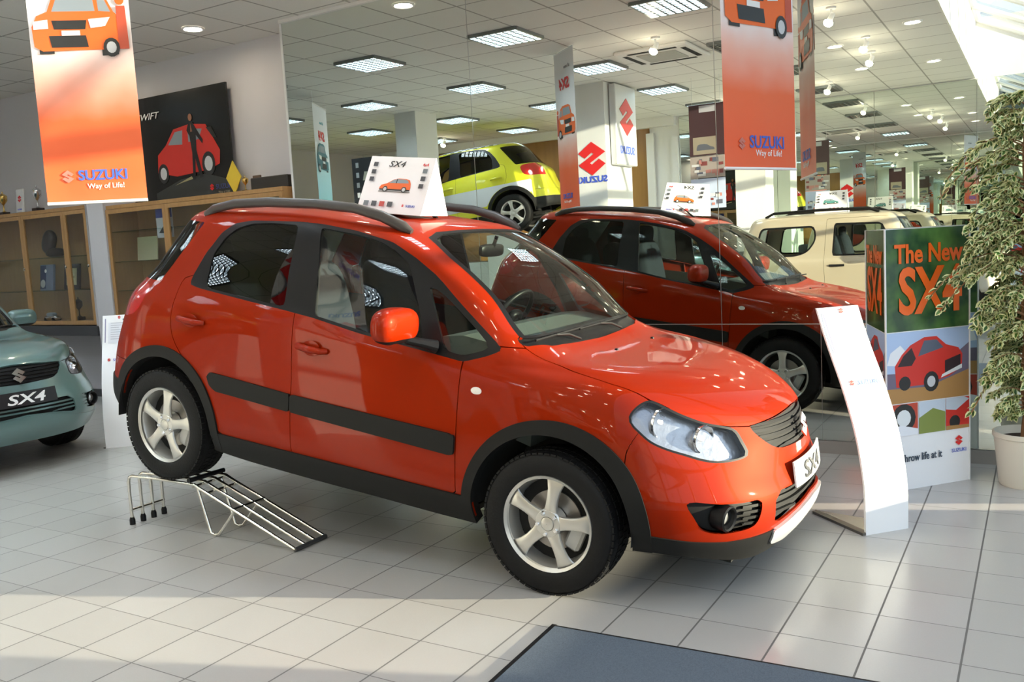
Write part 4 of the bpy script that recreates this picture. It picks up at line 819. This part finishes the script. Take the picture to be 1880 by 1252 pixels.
# ------------------------------------------------------------------ three-sided green display
def display():
    t = thing('display_column', 'three sided green display column reading The New SX4 beside the plant', 'display', (.421,.188,0)); s = .604; H = 1.53
    gm = mat('print_green', (.02,.08,.025), .25); nt = gm.node_tree; v, xyz = coords(nt); n = nt.nodes.new('ShaderNodeTexNoise'); n.inputs['Scale'].default_value = 5; n.inputs['Detail'].default_value = 3; nt.links.new(v, n.inputs['Vector'])
    r = nt.nodes.new('ShaderNodeValToRGB'); nt.links.new(n.outputs['Fac'], r.inputs[0]); e = r.color_ramp.elements; e[0].position = .4; e[0].color = (.012,.055,.02,1); e[1].position = .72; e[1].color = (.10,.22,.05,1); nt.links.new(r.outputs[0], nt.nodes['Principled BSDF'].inputs['Base Color'])
    a0 = math.radians(48.6); pts = [(0,0),(s*math.cos(a0),s*math.sin(a0)),(s*math.cos(a0+PI/3),s*math.sin(a0+PI/3))]
    V = [(x,y,z) for z in (0,H) for x,y in pts]; MB().add(V, [[0,1,4,3],[1,2,5,4],[2,0,3,5],[0,2,1],[3,4,5]], M_white).build('display_body', t)
    og = mat('print_orange_letters', (.85,.13,.01), .3)
    for k in range(3):
        A = pts[k]; B = pts[(k+1)%3]; rz = math.atan2(B[1]-A[1], B[0]-A[0]); X = Matrix.Translation((A[0],A[1],0)) @ Matrix.Rotation(rz,4,'Z') @ Matrix.Translation((0,-.001,0))
        g = .006; R = lambda x0,x1,z0,z1: [(x0,z0),(x1,z0),(x1,z1),(x0,z1)]
        it = [(R(g,s-g,.94,H-.002), gm), (R(g,s-g,.52,.935), P_('photo_sky', (.42,.55,.80))), ([(g,.70),(.2,.69),(.42,.73),(s-g,.84),(s-g,.52),(g,.52)], P_('photo_hill', (.16,.13,.20))), ([(g,.61),(.3,.60),(s-g,.68),(s-g,.52),(g,.52)], P_('photo_grass', (.42,.22,.07)))]
        it += [([(g,.75),(.03,.82),(.10,.86),(.16,.80),(.09,.74)], P_('photo_cloud', (.8,.82,.88)))]
        q = lambda P: [(.06+a*.50, .565+b*.50) for a, b in P]
        it += [(q([(.02,.10),(.0,.35),(.10,.48),(.22,.58),(.42,.66),(.60,.66),(.74,.55),(.92,.50),(.98,.42),(.97,.26),(.78,.17),(.40,.10)]), C_red), (q([(.04,.34),(.12,.46),(.24,.55),(.30,.42),(.24,.34)]), P_('photo_dark', (.03,.015,.02))), (q([(.33,.44),(.42,.62),(.60,.62),(.70,.52)]), P_('photo_glass', (.10,.12,.17))),
               (disc(*q([(.14,.14)])[0], .042), P_('tyre', (.02,.02,.02))), (disc(*q([(.52,.13)])[0], .055, e=1.1), P_('tyre', (.02,.02,.02))), (disc(*q([(.52,.13)])[0], .03, e=1.1), P_('rim', (.55,.56,.58))), (q([(.72,.20),(.72,.36),(.95,.42),(.95,.28)]), P_('photo_dark', (.03,.015,.02))), (q([(.66,.16),(.68,.20),(.97,.30),(.97,.25)]), P_('lamp', (.75,.78,.8)))]
        it += [(R(g,.22,.325,.515), P_('photo_red', (.50,.06,.03))), (disc(.12,.43,.085), P_('tyre', (.02,.02,.02))), (disc(.12,.43,.05), P_('lamp', (.75,.78,.8))), ([(g,.325),(g,.37),(.10,.39),(.22,.36),(.22,.325)], P_('photo_cloud', (.8,.82,.88))),
               (R(.228,.42,.325,.515), P_('photo_sky2', (.55,.62,.72))), ([(.228,.325),(.228,.42),(.33,.47),(.42,.44),(.42,.325)], P_('photo_field', (.22,.27,.06))), (R(.425,s-g,.325,.515), C_red), ([(.425,.45),(.425,.515),(.56,.515),(s-g,.50),(.50,.44)], P_('photo_sky2', (.55,.62,.72))), (disc(.49,.37,.04), P_('tyre', (.02,.02,.02))), ([(.425,.325),(.425,.35),(s-g,.345),(s-g,.325)], P_('photo_grass', (.42,.22,.07)))]
        pr = art('printed_panel', t, X, it, .00018); f = X @ Matrix.Translation((0,-.0062,0))
        text('lettering', 'The New', .150, og, pr, f @ Matrix.Translation((s*.5,0,1.335)), sx=.84, bold=.004); text('lettering', 'SX4', .37, og, pr, f @ Matrix.Translation((s*.52,0,1.045)), sx=.74, bold=.010)
        text('lettering', 'Throw life at it', .062, P_('text_dark', (.03,.05,.08)), pr, X @ Matrix.Translation((s*.40,-.0062,.17)), sx=.8, bold=.001); emblem(pr, .06, M_red, X @ Matrix.Translation((s*.86,-.0062,.255)), .0008); text('lettering', 'SUZUKI', .032, M_blue, pr, X @ Matrix.Translation((s*.86,-.0062,.185)))
    MB().tube([(0,0,0),(0,0,H)], .006, M_alu, 8).tube([(pts[1][0],pts[1][1],0),(pts[1][0],pts[1][1],H)], .006, M_alu, 8).tube([(pts[2][0],pts[2][1],0),(pts[2][0],pts[2][1],H)], .006, M_alu, 8).build('corner_strip', t)
display()
# ------------------------------------------------------------------ potted plant
def plant():
    t = thing('potted_plant', 'tall variegated weeping fig in a cream pot at the right edge', 'plant', (1.13,.64,0))
    MB().lathe([(.001,0),(.150,0),(.156,.012),(.182,.285),(.190,.29),(.190,.315),(.180,.318),(.172,.29),(.165,.27)], mat('pot_cream', (.74,.70,.60), .45), 48).build('pot', t)
    MB().lathe([(.001,.275),(.10,.28),(.168,.27)], mat('soil', (.05,.03,.02), .95), 32).build('soil', t)
    bark = mat('bark', (.24,.12,.05), .8, bump=(50,.4)); tr = MB(); R = random.Random(3)
    for k in range(3):
        tr.tube([(.03*math.cos(2.1*k+z*5)+.0*z, .03*math.sin(2.1*k+z*5), z) for z in np.linspace(.27,2.1,26)], [.016-.004*i/25 for i in range(26)], bark, 8)
    tw = MB(); L = MB(); gr_ = mat('leaf_green', (.075,.17,.03), .4); gr2 = mat('leaf_green_dark', (.035,.095,.02), .4); cr = mat('leaf_cream', (.70,.70,.36), .45)
    zs = [.36,.6,.85,1.1,1.3,1.5,1.7,1.85,2.05,2.3,2.55]; rs = [.18,.30,.30,.40,.50,.44,.30,.44,.34,.22,.12]
    def leaf(p, d, s, up, g):
        wx, wy = p.x+1.13, p.y+.64
        if wx < .95 and wy > .188+(wx-.421)*1.1325-.07 and p.z < 1.62: return
        d = d.normalized(); w = d.cross(up).normalized(); n = w.cross(d).normalized(); a = s; b = s*.31
        P = [p, p+d*a*.3+w*b+n*b*.3, p+d*a*.65+w*b*.8+n*b*.2-n*a*.04, p+d*a-n*a*.14, p+d*a*.65-w*b*.8+n*b*.2-n*a*.04, p+d*a*.3-w*b+n*b*.3, p+d*a*.32+w*b*.5, p+d*a*.66+w*b*.38-n*a*.05, p+d*a*.66-w*b*.38-n*a*.05, p+d*a*.32-w*b*.5, p+d*a*.85-n*a*.09]
        L.add(P, [[0,6,10],[0,10,9],[6,7,10],[9,10,8]], g, True); L.add(P, [[0,1,6],[1,2,7,6],[2,3,10,7],[3,4,8,10],[4,5,9,8],[5,0,9]], cr, True)
    for b in range(120):
        z = R.uniform(.42,2.25); rr = float(np.interp(z, zs, rs)); an = R.uniform(0,2*PI)
        if math.sin(an)*rr > .36: an = -an
        if math.cos(an) < -.1 and math.sin(an) > -.5: an = R.uniform(3.7,4.1)
        ln = rr*R.uniform(.55,1.05); P = []; k = 7
        for i in range(k):
            u = i/(k-1); P.append(Vector((math.cos(an)*ln*u, math.sin(an)*ln*u*(.85 if math.sin(an) > 0 else 1), z+.16*math.sin(u*2.2)*ln*1.8-.20*u*u*ln*1.4)))
        tw.tube(P, [.006-.0042*i/(k-1) for i in range(k)], bark, 5)
        for i in range(34+int(ln*70)):
            u = R.uniform(.28,1.0); j = min(int(u*(k-1)), k-2); f = u*(k-1)-j; p = P[j].lerp(P[j+1], f)
            d = Vector((math.cos(an)+R.uniform(-1,1), math.sin(an)+R.uniform(-1,1), R.uniform(-1.7,.15)))
            leaf(p, d, R.uniform(.036,.058), Vector((R.uniform(-1,1),R.uniform(-1,1),.8)), gr_ if R.random() < .6 else gr2)
    for (z, ln, an) in ((1.85,.50,3.6),(1.95,.44,3.4),(1.30,.60,3.76),(1.22,.56,3.82),(.62,.36,3.8)):      # long drooping branches to the left
        P = [Vector((math.cos(an)*ln*u, math.sin(an)*ln*u, z+.10*math.sin(u*3)-.18*u*u)) for u in np.linspace(0,1,8)]; tw.tube(P, .004, bark, 5)
        for i in range(34):
            u = R.uniform(.25,1); j = min(int(u*7),6); p = P[j].lerp(P[j+1], u*7-j); leaf(p, Vector((math.cos(an)+R.uniform(-1,1),math.sin(an)+R.uniform(-1,1),R.uniform(-1.7,.1))), R.uniform(.036,.058), Vector((R.uniform(-1,1),R.uniform(-1,1),.8)), gr_ if R.random() < .6 else gr2)
    tr.build('braided_trunk', t); tw.build('branches', t); L.build('foliage', t)
plant()
# ------------------------------------------------------------------ door mat
mm = mat('mat_pile', (.060,.082,.11), .95); nt = mm.node_tree; v, xyz = coords(nt); n = nt.nodes.new('ShaderNodeTexNoise'); n.inputs['Scale'].default_value = 220; n.inputs['Detail'].default_value = 3; nt.links.new(v, n.inputs['Vector'])
nt.links.new(nmix(nt, (.045,.062,.085), (.13,.16,.20), n.outputs['Fac']), nt.nodes['Principled BSDF'].inputs['Base Color'])
t = thing('door_mat', 'dark blue grey door mat with black rubber edge at the bottom', 'mat', (-.527,-2.20,0), .035)
MB().box((0,-1.25,0),(1.95,0,.006), M_rubber).box((0,-1.25,.006),(.02,0,.009), M_rubber).build('rubber_edge', t); MB().box((.022,-1.23,.006),(1.93,-.022,.012), mm).build('pile', t)
# ------------------------------------------------------------------ roof card
def roof_card(loc, rz, pitch, lab, body=C_or):
    t = thing('roof_sign', lab, 'sign', loc); t.rotation_euler = (Matrix.Rotation(rz,3,'Z') @ Matrix.Rotation(pitch,3,'Y')).to_euler(); W, H, D = .44, .31, .13
    wm = mat('card_white', (.84,.82,.84), .35)
    MB().add([(-W/2,-D,0),(W/2,-D,0),(W/2,0,H),(-W/2,0,H),(W/2,D,0),(-W/2,D,0),(W/2-.001,-D,0),(W/2-.001,0,H),(W/2-.001,D,0)], [[0,1,2,3],[3,2,4,5],[0,5,4,1],[1,4,2],[0,3,5]], wm).build('folded_card', t)
    for k in (0,1):
        X = Matrix.Rotation(k*PI,4,'Z') @ Matrix.Translation((0,-D,0)) @ Matrix.Rotation(-math.atan2(D,H),4,'X') @ Matrix.Translation((0,-.001,0)); L_ = math.hypot(H,D)
        R = lambda x,z,w=.030,h=.026: [(x-w/2,z-h/2),(x+w/2,z-h/2),(x+w/2,z+h/2),(x-w/2,z+h/2)]
        it = car_side(0, .125, .21, body); g2 = [P_('thumb_dark', (.06,.06,.07)), P_('thumb_grey', (.16,.18,.20)), P_('thumb_red', (.5,.06,.05))]
        for i, z in enumerate((.285,.24,.195)): it.append((R(-.17,z), g2[0])); it.append((R(.175,z-.03), g2[1 if i == 0 else 0]))
        for i, x in enumerate((-.16,-.105,-.05,.005)): it.append((R(x,.05,.034,.030), g2[(1,0,2,0)[i]]))
        pr = art('printed_face', t, X, it); text('lettering', 'SX4', .05, M_blk, pr, X @ Matrix.Translation((-.03,-.001,.275)), shear=.25, sx=1.3)
        emblem(pr, .016, M_red, X @ Matrix.Translation((.085,-.001,.05)), .0006); text('lettering', 'SUZUKI', .018, M_blue, pr, X @ Matrix.Translation((.135,-.001,.043))); text('lettering', '4x4', .026, M_red, pr, X @ Matrix.Translation((.165,-.001,.285)))
roof_card((-1.885,-1.25,1.770), .015, a_, 'white folded price card with a red car picture on the roof of the red car')
roof_card((-1.45,-6.3,1.785), 0, 0, 'white folded card on the roof of the beige off road car', P_('teal_car', (.08,.25,.25)))
# ------------------------------------------------------------------ trophy cabinets
def cabinet(x0, x1, y0, y1, z0, z1, posts, shelves, lab, end=True):
    t = thing('display_cabinet', lab, 'cabinet', (x0,y0,z0)); W, D, H = x1-x0, y1-y0, z1-z0; f = .045
    MB().box((0,D-.02,0),(W,D-.002,H), M_oak).box((0,0,0),(W,D-.02,.04), M_oak).box((0,-.01,H-.04),(W,D,H), M_oak).box((0,0,.04),(.025,D-.02,H-.04), M_oak).box((W-.025,0,.04),(W,D-.02,H-.04), M_oak).build('carcass', t)
    p = [0]+[q-x0 for q in posts]+[W-f]
    for i in range(len(p)-1):
        a, b = p[i]+(f/2 if i else 0), p[i+1]+f/2 if i < len(p)-2 else W; b -= .002; d = MB().box((a,-.022,.01),(a+f,-.001,H-.045), M_oak).box((b-f,-.022,.01),(b,-.001,H-.045), M_oak).box((a+f,-.022,.01),(b-f,-.001,.01+f), M_oak).box((a+f,-.022,H-.045-f),(b-f,-.001,H-.045), M_oak).build('door', t)
        MB().box((a+f,-.013,.01+f),(b-f,-.009,H-.045-f), glass('cabinet_glass', (.93,.95,.94))).build('door_glass', d); MB().lathe([(.014,0),(.018,.012),(.001,.02)], M_chrome, 14, Matrix.Translation((b-f/2,-.022,H*.5)) @ Matrix.Rotation(PI/2,4,'X')).build('knob', d)
    for z in shelves: MB().box((.026,.02,z-z0-.004),(W-.026,D-.022,z-z0+.004), glass('shelf_glass', (.75,.88,.82))).build('glass_shelf', t)
    return t
cabinet(-11.9,-8.05, 1.0,1.385, .92,2.28, [-10.6,-9.33,-8.50], [1.33,1.72], 'long oak trophy cabinet with glass doors behind the grey green car')
cabinet(-7.69,-5.0, 1.0,1.385, .92,2.24, [-6.72,-5.86], [1.30,1.62,1.95], 'oak trophy cabinet with glass doors behind the roof of the red car')
tag(MB().box((-11.9,.96,.80),(-8.03,1.385,.915), mat('dark_counter', (.045,.045,.05), .4), bev=.006).build('counter_slab'), 'dark slab under the long trophy cabinet', 'shelf')
struct('column_4', MB().box((-8.00,.97,0),(-7.71,1.40,ZC), M_wall)); struct('trim_6', MB().box((-8.045,.975,.9),(-8.005,1.0,2.3), M_chrome))
def at_y(u, v, y):      # point on the plane Y = y seen at a photo pixel
    r, d, f = Vector((.85885337,.50921441,-.0554218)), Vector((.00703061,-.11990787,-.99276013)), Vector((-.51217327,.85224573,-.10656336)); q = r*(u-940)/1628+d*(v-626)/1628+f; c = Vector((1.18587619,-5.24503449,1.55733782)); return c+q*((y-c.y)/q.y)
gold = mat('gold', (.75,.52,.18), .2, 1.); silv = mat('silver_cup', (.7,.7,.72), .15, 1.); dkb = mat('dark_base', (.03,.02,.02), .4); emer = mat('trophy_green', (.02,.10,.08), .3)
def trophy(x, y, z, h, m, lab, group='trophies on the cabinets'):
    t = thing('trophy', lab, 'trophy', (x,y,z), 0, group); s = h
    MB().box((-.16*s,-.16*s,0),(.16*s,.16*s,.14*s), dkb, bev=.01*s).build('base', t); MB().lathe([(.10*s,.14*s),(.03*s,.2*s),(.025*s,.42*s),(.05*s,.46*s),(.16*s,.60*s),(.17*s,.80*s),(.15*s,.80*s),(.001,.5*s)], m, 24).build('cup', t)
    MB().lathe([(.17*s,.80*s),(.08*s,.88*s),(.02*s,.9*s),(.03*s,.95*s),(.001,1.0*s)], m, 20).build('lid', t)
    for s_ in (1,-1): MB().tube([(s_*.16*s,0,.76*s),(s_*.26*s,0,.78*s),(s_*.26*s,0,.66*s),(s_*.12*s,0,.56*s)], .012*s, m, 6).build('handle', t)
q = at_y(67,355,1.15); trophy(q.x, 1.15, 2.281, .32, silv, 'silver trophy cup right of the white emblem plaque on the long cabinet')
q = at_y(4,355,1.15); trophy(q.x, 1.15, 2.281, .30, gold, 'gold trophy cup at the left picture edge on the long cabinet')
q = at_y(450,330,1.2); trophy(q.x, 1.2, 2.241, .17, gold, 'small gold trophy on the cabinet right of the black poster')
def plaque(q, w, h, m, lab, name='plaque', cat='plaque', y=None, z=None, em=None):
    t = thing(name, lab, cat, (q.x,y,z)); b = MB().box((-w/2,0,0),(w/2,.02,h), m, Matrix.Rotation(-.08,4,'X'), bev=.004).build('board', t); MB().box((-w*.4,.0,0),(w*.4,.07,.015), dkb).build('foot', t)
    if em: emblem(t, w*.55, lg_red, Matrix.Rotation(-.08,4,'X') @ Matrix.Translation((0,-.002,h*.6)), .001); text('lettering', 'SUZUKI', w*.17, M_blue, t, Matrix.Rotation(-.08,4,'X') @ Matrix.Translation((0,-.002,h*.14)))
    return t
plaque(at_y(32,350,1.12), .15, .30, mat('plaque_white', (.7,.68,.67), .4), 'white plaque with red emblem standing on the long cabinet', y=1.12, z=2.281, em=True)
plaque(at_y(469,327,1.2), .11, .16, mat('plaque_brown', (.12,.07,.04), .5), 'small dark plaque beside the small gold trophy', y=1.2, z=2.241)
q = at_y(420,305,1.2); t = thing('warning_sign', 'yellow diamond sign standing on the cabinet beside the black poster', 'sign', (q.x,1.25,2.241)); MB().add([(0,0,.0),(.11,0,.17),(0,0,.34),(-.11,0,.17),(0,.008,.0),(.11,.008,.17),(0,.008,.34),(-.11,.008,.17)], [[0,1,2,3],[7,6,5,4],[0,4,5,1],[1,5,6,2],[2,6,7,3],[3,7,4,0]], mat('sign_yellow', (.75,.55,.05), .4)).build('board', t); MB().box((-.05,-.02,0),(.05,.05,.012), dkb).build('foot', t)
# black poster on the cabinet
t = thing('wall_poster', 'large black poster of a red car and a standing figure above the cabinet', 'poster', (-6.79,1.30,2.245)); W, H = 1.60, 1.14
MB().box((-W/2,0,0),(W/2,.02,H), mat('poster_black', (.010,.010,.010), .22)).build('poster_board', t)
X = Matrix.Translation((.20,-.001,0)); c = lambda P: [(-.56+a*1.02, .24+b*.78) for a, b in P]; dk = P_('glass', (.25,.30,.34))
it = [([(-.62,.10),(-.2,.22),(.2,.25),(.55,.16),(.62,.05),(.62,.02),(-.62,.02)], P_('rock', (.03,.032,.03))), (c([(0,.10),(.02,.34),(.16,.46),(.30,.66),(.56,.70),(.80,.66),(.90,.46),(.98,.30),(.96,.12),(.80,.06),(.30,.02)]), C_red), (c([(.20,.46),(.32,.62),(.44,.63),(.42,.44)]), dk), (c([(.52,.46),(.52,.64),(.74,.61),(.68,.48)]), dk), (c([(.80,.62),(.88,.62),(.95,.46),(.89,.48)]), P_('tyre', (.02,.02,.02)))]
for (a, b, r) in ((.09,.08,.085),(.80,.14,.10)): p_ = c([(a,b)])[0]; it += [(disc(*p_, r, 18, 1.25), P_('tyre', (.02,.02,.02))), (disc(*p_, r*.62, 18, 1.25), P_('rim', (.55,.56,.58)))]
fg_ = P_('suit', (.012,.012,.014)); skn = P_('skin', (.32,.13,.07))
it += [([(.00,.20),(.02,.48),(.00,.66),(-.04,.72),(.0,.80),(.06,.80),(.10,.74),(.20,.60),(.19,.56),(.10,.66),(.09,.50),(.16,.22),(.11,.21),(.06,.42),(.04,.20)], fg_), (disc(.03,.85,.03,14,1.3), skn), ([(.02,.70),(.03,.79),(.05,.70)], skn), ([(-.30,.16),(-.02,.24),(.0,.21),(-.2,.18)], P_('straw', (.35,.32,.18)))]
pr = art('poster_print', t, X, it); text('lettering', 'SWIFT', .10, M_wht, pr, X @ Matrix.Translation((-.47,-.01,.90)), 'RIGHT', shear=.3, sx=1.3); emblem(pr, .07, M_red, X @ Matrix.Translation((.28,-.01,.10)), .001); text('lettering', 'SUZUKI', .07, P_('dull_blue', (.06,.08,.30)), pr, X @ Matrix.Translation((.47,-.01,.075)), sx=1.1); text('lettering', 'Way of Life!', .035, P_('text_grey2', (.35,.3,.2)), pr, X @ Matrix.Translation((.46,-.01,.03)))
tag(MB().box((-5.52,1.08,2.241),(-5.02,1.36,2.36), mat('dark_box', (.03,.025,.02), .5), bev=.008).build('low_dark_box'), 'low dark box on the cabinet top next to the mirror', 'box')  # plain dark block for an unidentified dark band
# things inside the cabinets
q = at_y(90,435,1.15); t = thing('shoe_sculpture', 'dark sculpture on the top shelf of the long cabinet', 'sculpture', (q.x,1.16,1.725)); b = MB(); blob(b, (-.13,0,.15), (.10,.06,.15), dkb, .8, Matrix.Rotation(.5,4,'Y') @ Matrix.Translation((.02,0,.0))); blob(b, (.08,0,.055), (.17,.06,.055), dkb, .8); b.build('figure', t)
def boxy(u, v, y, z, w, h, d, m, lab, cat, name, lean=-.12, spots=None):
    q = at_y(u, v, y); t = thing(name, lab, cat, (q.x,y,z)); X = Matrix.Rotation(lean,4,'X'); MB().box((-w/2,0,0),(w/2,d,h), m, X).build('board', t)
    if spots: art('printed_face', t, X @ Matrix.Translation((0,-.001,0)), spots(w, h))
    return t
RR = lambda x0,x1,z0,z1: [(x0,z0),(x1,z0),(x1,z1),(x0,z1)]
boxy(84,518,1.12,1.725-.39,.26,.31,.03, P_('box_grey', (.20,.23,.33)), 'blue and grey booklet on the middle shelf of the long cabinet', 'book', 'booklet', spots=lambda w,h: [(RR(-w/2,-.01,.02,h-.01), P_('navy', (.03,.05,.15))), (disc(-.02,h*.75,.022), M_wht), (disc(-.07,.08,.05), P_('rim', (.55,.56,.58)))])
boxy(130,515,1.15,1.725-.39,.30,.30,.02, dkb, 'framed certificate beside the booklet in the long cabinet', 'picture frame', 'picture_frame', spots=lambda w,h: [(RR(-w/2+.05,w/2-.05,.05,h-.05), P_('cream', (.50,.45,.28))), (RR(-.04,.06,.13,.16), P_('cream2', (.3,.27,.16)))])
boxy(310,435,1.12,1.955,.28,.27,.012, P_('poster_white', (.55,.57,.62)), 'blue topped leaflet in the cabinet near the red roof', 'leaflet', 'leaflet', spots=lambda w,h: [(RR(-w/2,w/2,h*.66,h), P_('navy2', (.05,.07,.32))), ([(-.10,.05),(-.02,.13),(.05,.16),(.12,.10),(.10,.04)], P_('bike', (.06,.06,.07)))]) if 0 else None
q = at_y(309,408,1.1); t = thing('leaflet', 'blue topped leaflet hanging in the cabinet near the red roof', 'leaflet', (q.x,1.05,q.z-.16)); MB().box((-.13,0,0),(.13,.006,.33), P_('poster_white', (.55,.57,.62))).build('sheet', t); art('printed_face', t, Matrix.Translation((0,-.001,0)), [(RR(-.13,.13,.21,.33), P_('navy2', (.05,.07,.32))), ([(-.10,.05),(-.02,.12),(.05,.16),(.12,.10),(.10,.04)], P_('bike', (.06,.06,.07))), (disc(.06,.27,.02), M_red)])
q = at_y(255,462,1.1); t = thing('certificate', 'pale certificate standing in the cabinet behind the rear window', 'certificate', (q.x,1.2,1.625)); MB().box((-.17,0,0),(.17,.01,.26), P_('cream', (.50,.45,.28)), Matrix.Rotation(-.1,4,'X')).build('sheet', t)
for u, lab in ((95,'left of the model car'),(118,'right of the first small item')):
    pass
q = at_y(95,570,1.15); t = thing('model_car', 'small silver model car on the cabinet floor', 'model car', (q.x,1.15,.962)); b = MB(); blob(b, (0,0,.035), (.13,.05,.03), silv, .6); blob(b, (-.01,0,.07), (.07,.04,.03), P_('glass', (.25,.30,.34)), .6); b.build('body', t); b = MB()
for sx_ in (-.08,.08): b.tube([(sx_,-.05,.02),(sx_,.05,.02)], .02, M_rubber, 12)
b.build('wheels', t)
q = at_y(137,560,1.15); trophy(q.x, 1.2, .962, .28, dkb, 'dark cup on the cabinet floor right of the model car')
# ------------------------------------------------------------------ things seen only in the mirror
def hanging_posters(x, y):
    t = thing('hanging_posters', 'column of three joined posters hung on wires, seen in the mirror', 'poster', (x,y,0), PI); W = .50
    MB().tube([(-.2,0,3.38),(-.2,0,ZC)], .003, M_alu, 5).tube([(.2,0,3.38),(.2,0,ZC)], .003, M_alu, 5).build('hanging_wire', t)
    S3 = [(2.67,3.38,(.055,.025,.03)), (2.36,2.66,(.35,.30,.28)), (1.93,2.35,(.42,.48,.66))]; R = random.Random(5)
    for k, (z0,z1,c) in enumerate(S3):
        p = MB().box((-W/2,-.004,z0),(W/2,.004,z1), P_('sheet%s' % 'abc'[k], c)).build('poster_sheet', t); it = []
        if k == 0: it = [(RR(-W/2+.12,W/2-.05,z0+.02,z0+.26), P_('dust', (.30,.26,.20))), (car_side(.02, z0+.06, .26, P_('car_grey', (.10,.11,.14)))[1][0], P_('car_grey', (.10,.11,.14))), (RR(-.13,.10,z1-.11,z1-.02), P_('cloudy', (.45,.45,.50)))]
        else:
            for i in range(16): cx_, cz = R.uniform(-W/2+.05,W/2-.05), R.uniform(z0+.03,z1-.04 if k == 1 else z0+.2); w_, h_ = R.uniform(.02,.055), R.uniform(.015,.03); it.append((RR(cx_-w_,cx_+w_,cz-h_,cz+h_), [P_('maroon', (.20,.05,.05)), P_('slate', (.10,.11,.16)), P_('fleck', (.6,.6,.62)), P_('rose', (.45,.20,.18))][i%4]))
        for s_ in (0,1): art('printed_face', p, Matrix.Rotation(s_*PI,4,'Z') @ Matrix.Translation((0,-.005,0)), it)
hanging_posters(-2.87,-5.0)
def roll_up(x, y, lab):
    t = thing('roll_up_banner', lab, 'banner', (x,y,0), PI); MB().box((-.34,-.12,0),(.34,.12,.07), M_alu, bev=.01).build('base', t)
    MB().box((-.31,-.004,.07),(.31,.004,3.1), P_('charcoal', (.02,.022,.028))).build('banner_sheet', t); MB().tube([(0,.03,.05),(0,.03,3.1)], .012, M_alu, 8).build('pole', t)
    it = [(RR(-.31,-.0,.4,2.35), P_('denim', (.08,.13,.22))), (disc(-.10,2.62,.14,20,1.35), P_('face', (.36,.20,.13))), ([(-.31,2.72),(-.28,2.86),(.06,2.88),(.10,2.74)], P_('hat', (.45,.44,.36))), ([(-.30,1.2),(-.31,2.3),(-.18,2.46),(.0,2.46),(.08,2.2),(.06,1.2)], P_('shirt', (.05,.07,.13)))]
    for i in range(5): it.append((RR(.17,.23,2.95-.16*i,3.03-.16*i), P_('pale', (.5,.52,.55))))
    art('printed_face', t, Matrix.Translation((0,-.005,0)), it)
roll_up(-8.15,-3.95, 'dark roll up banner picturing a figure in a hat, seen in the mirror')
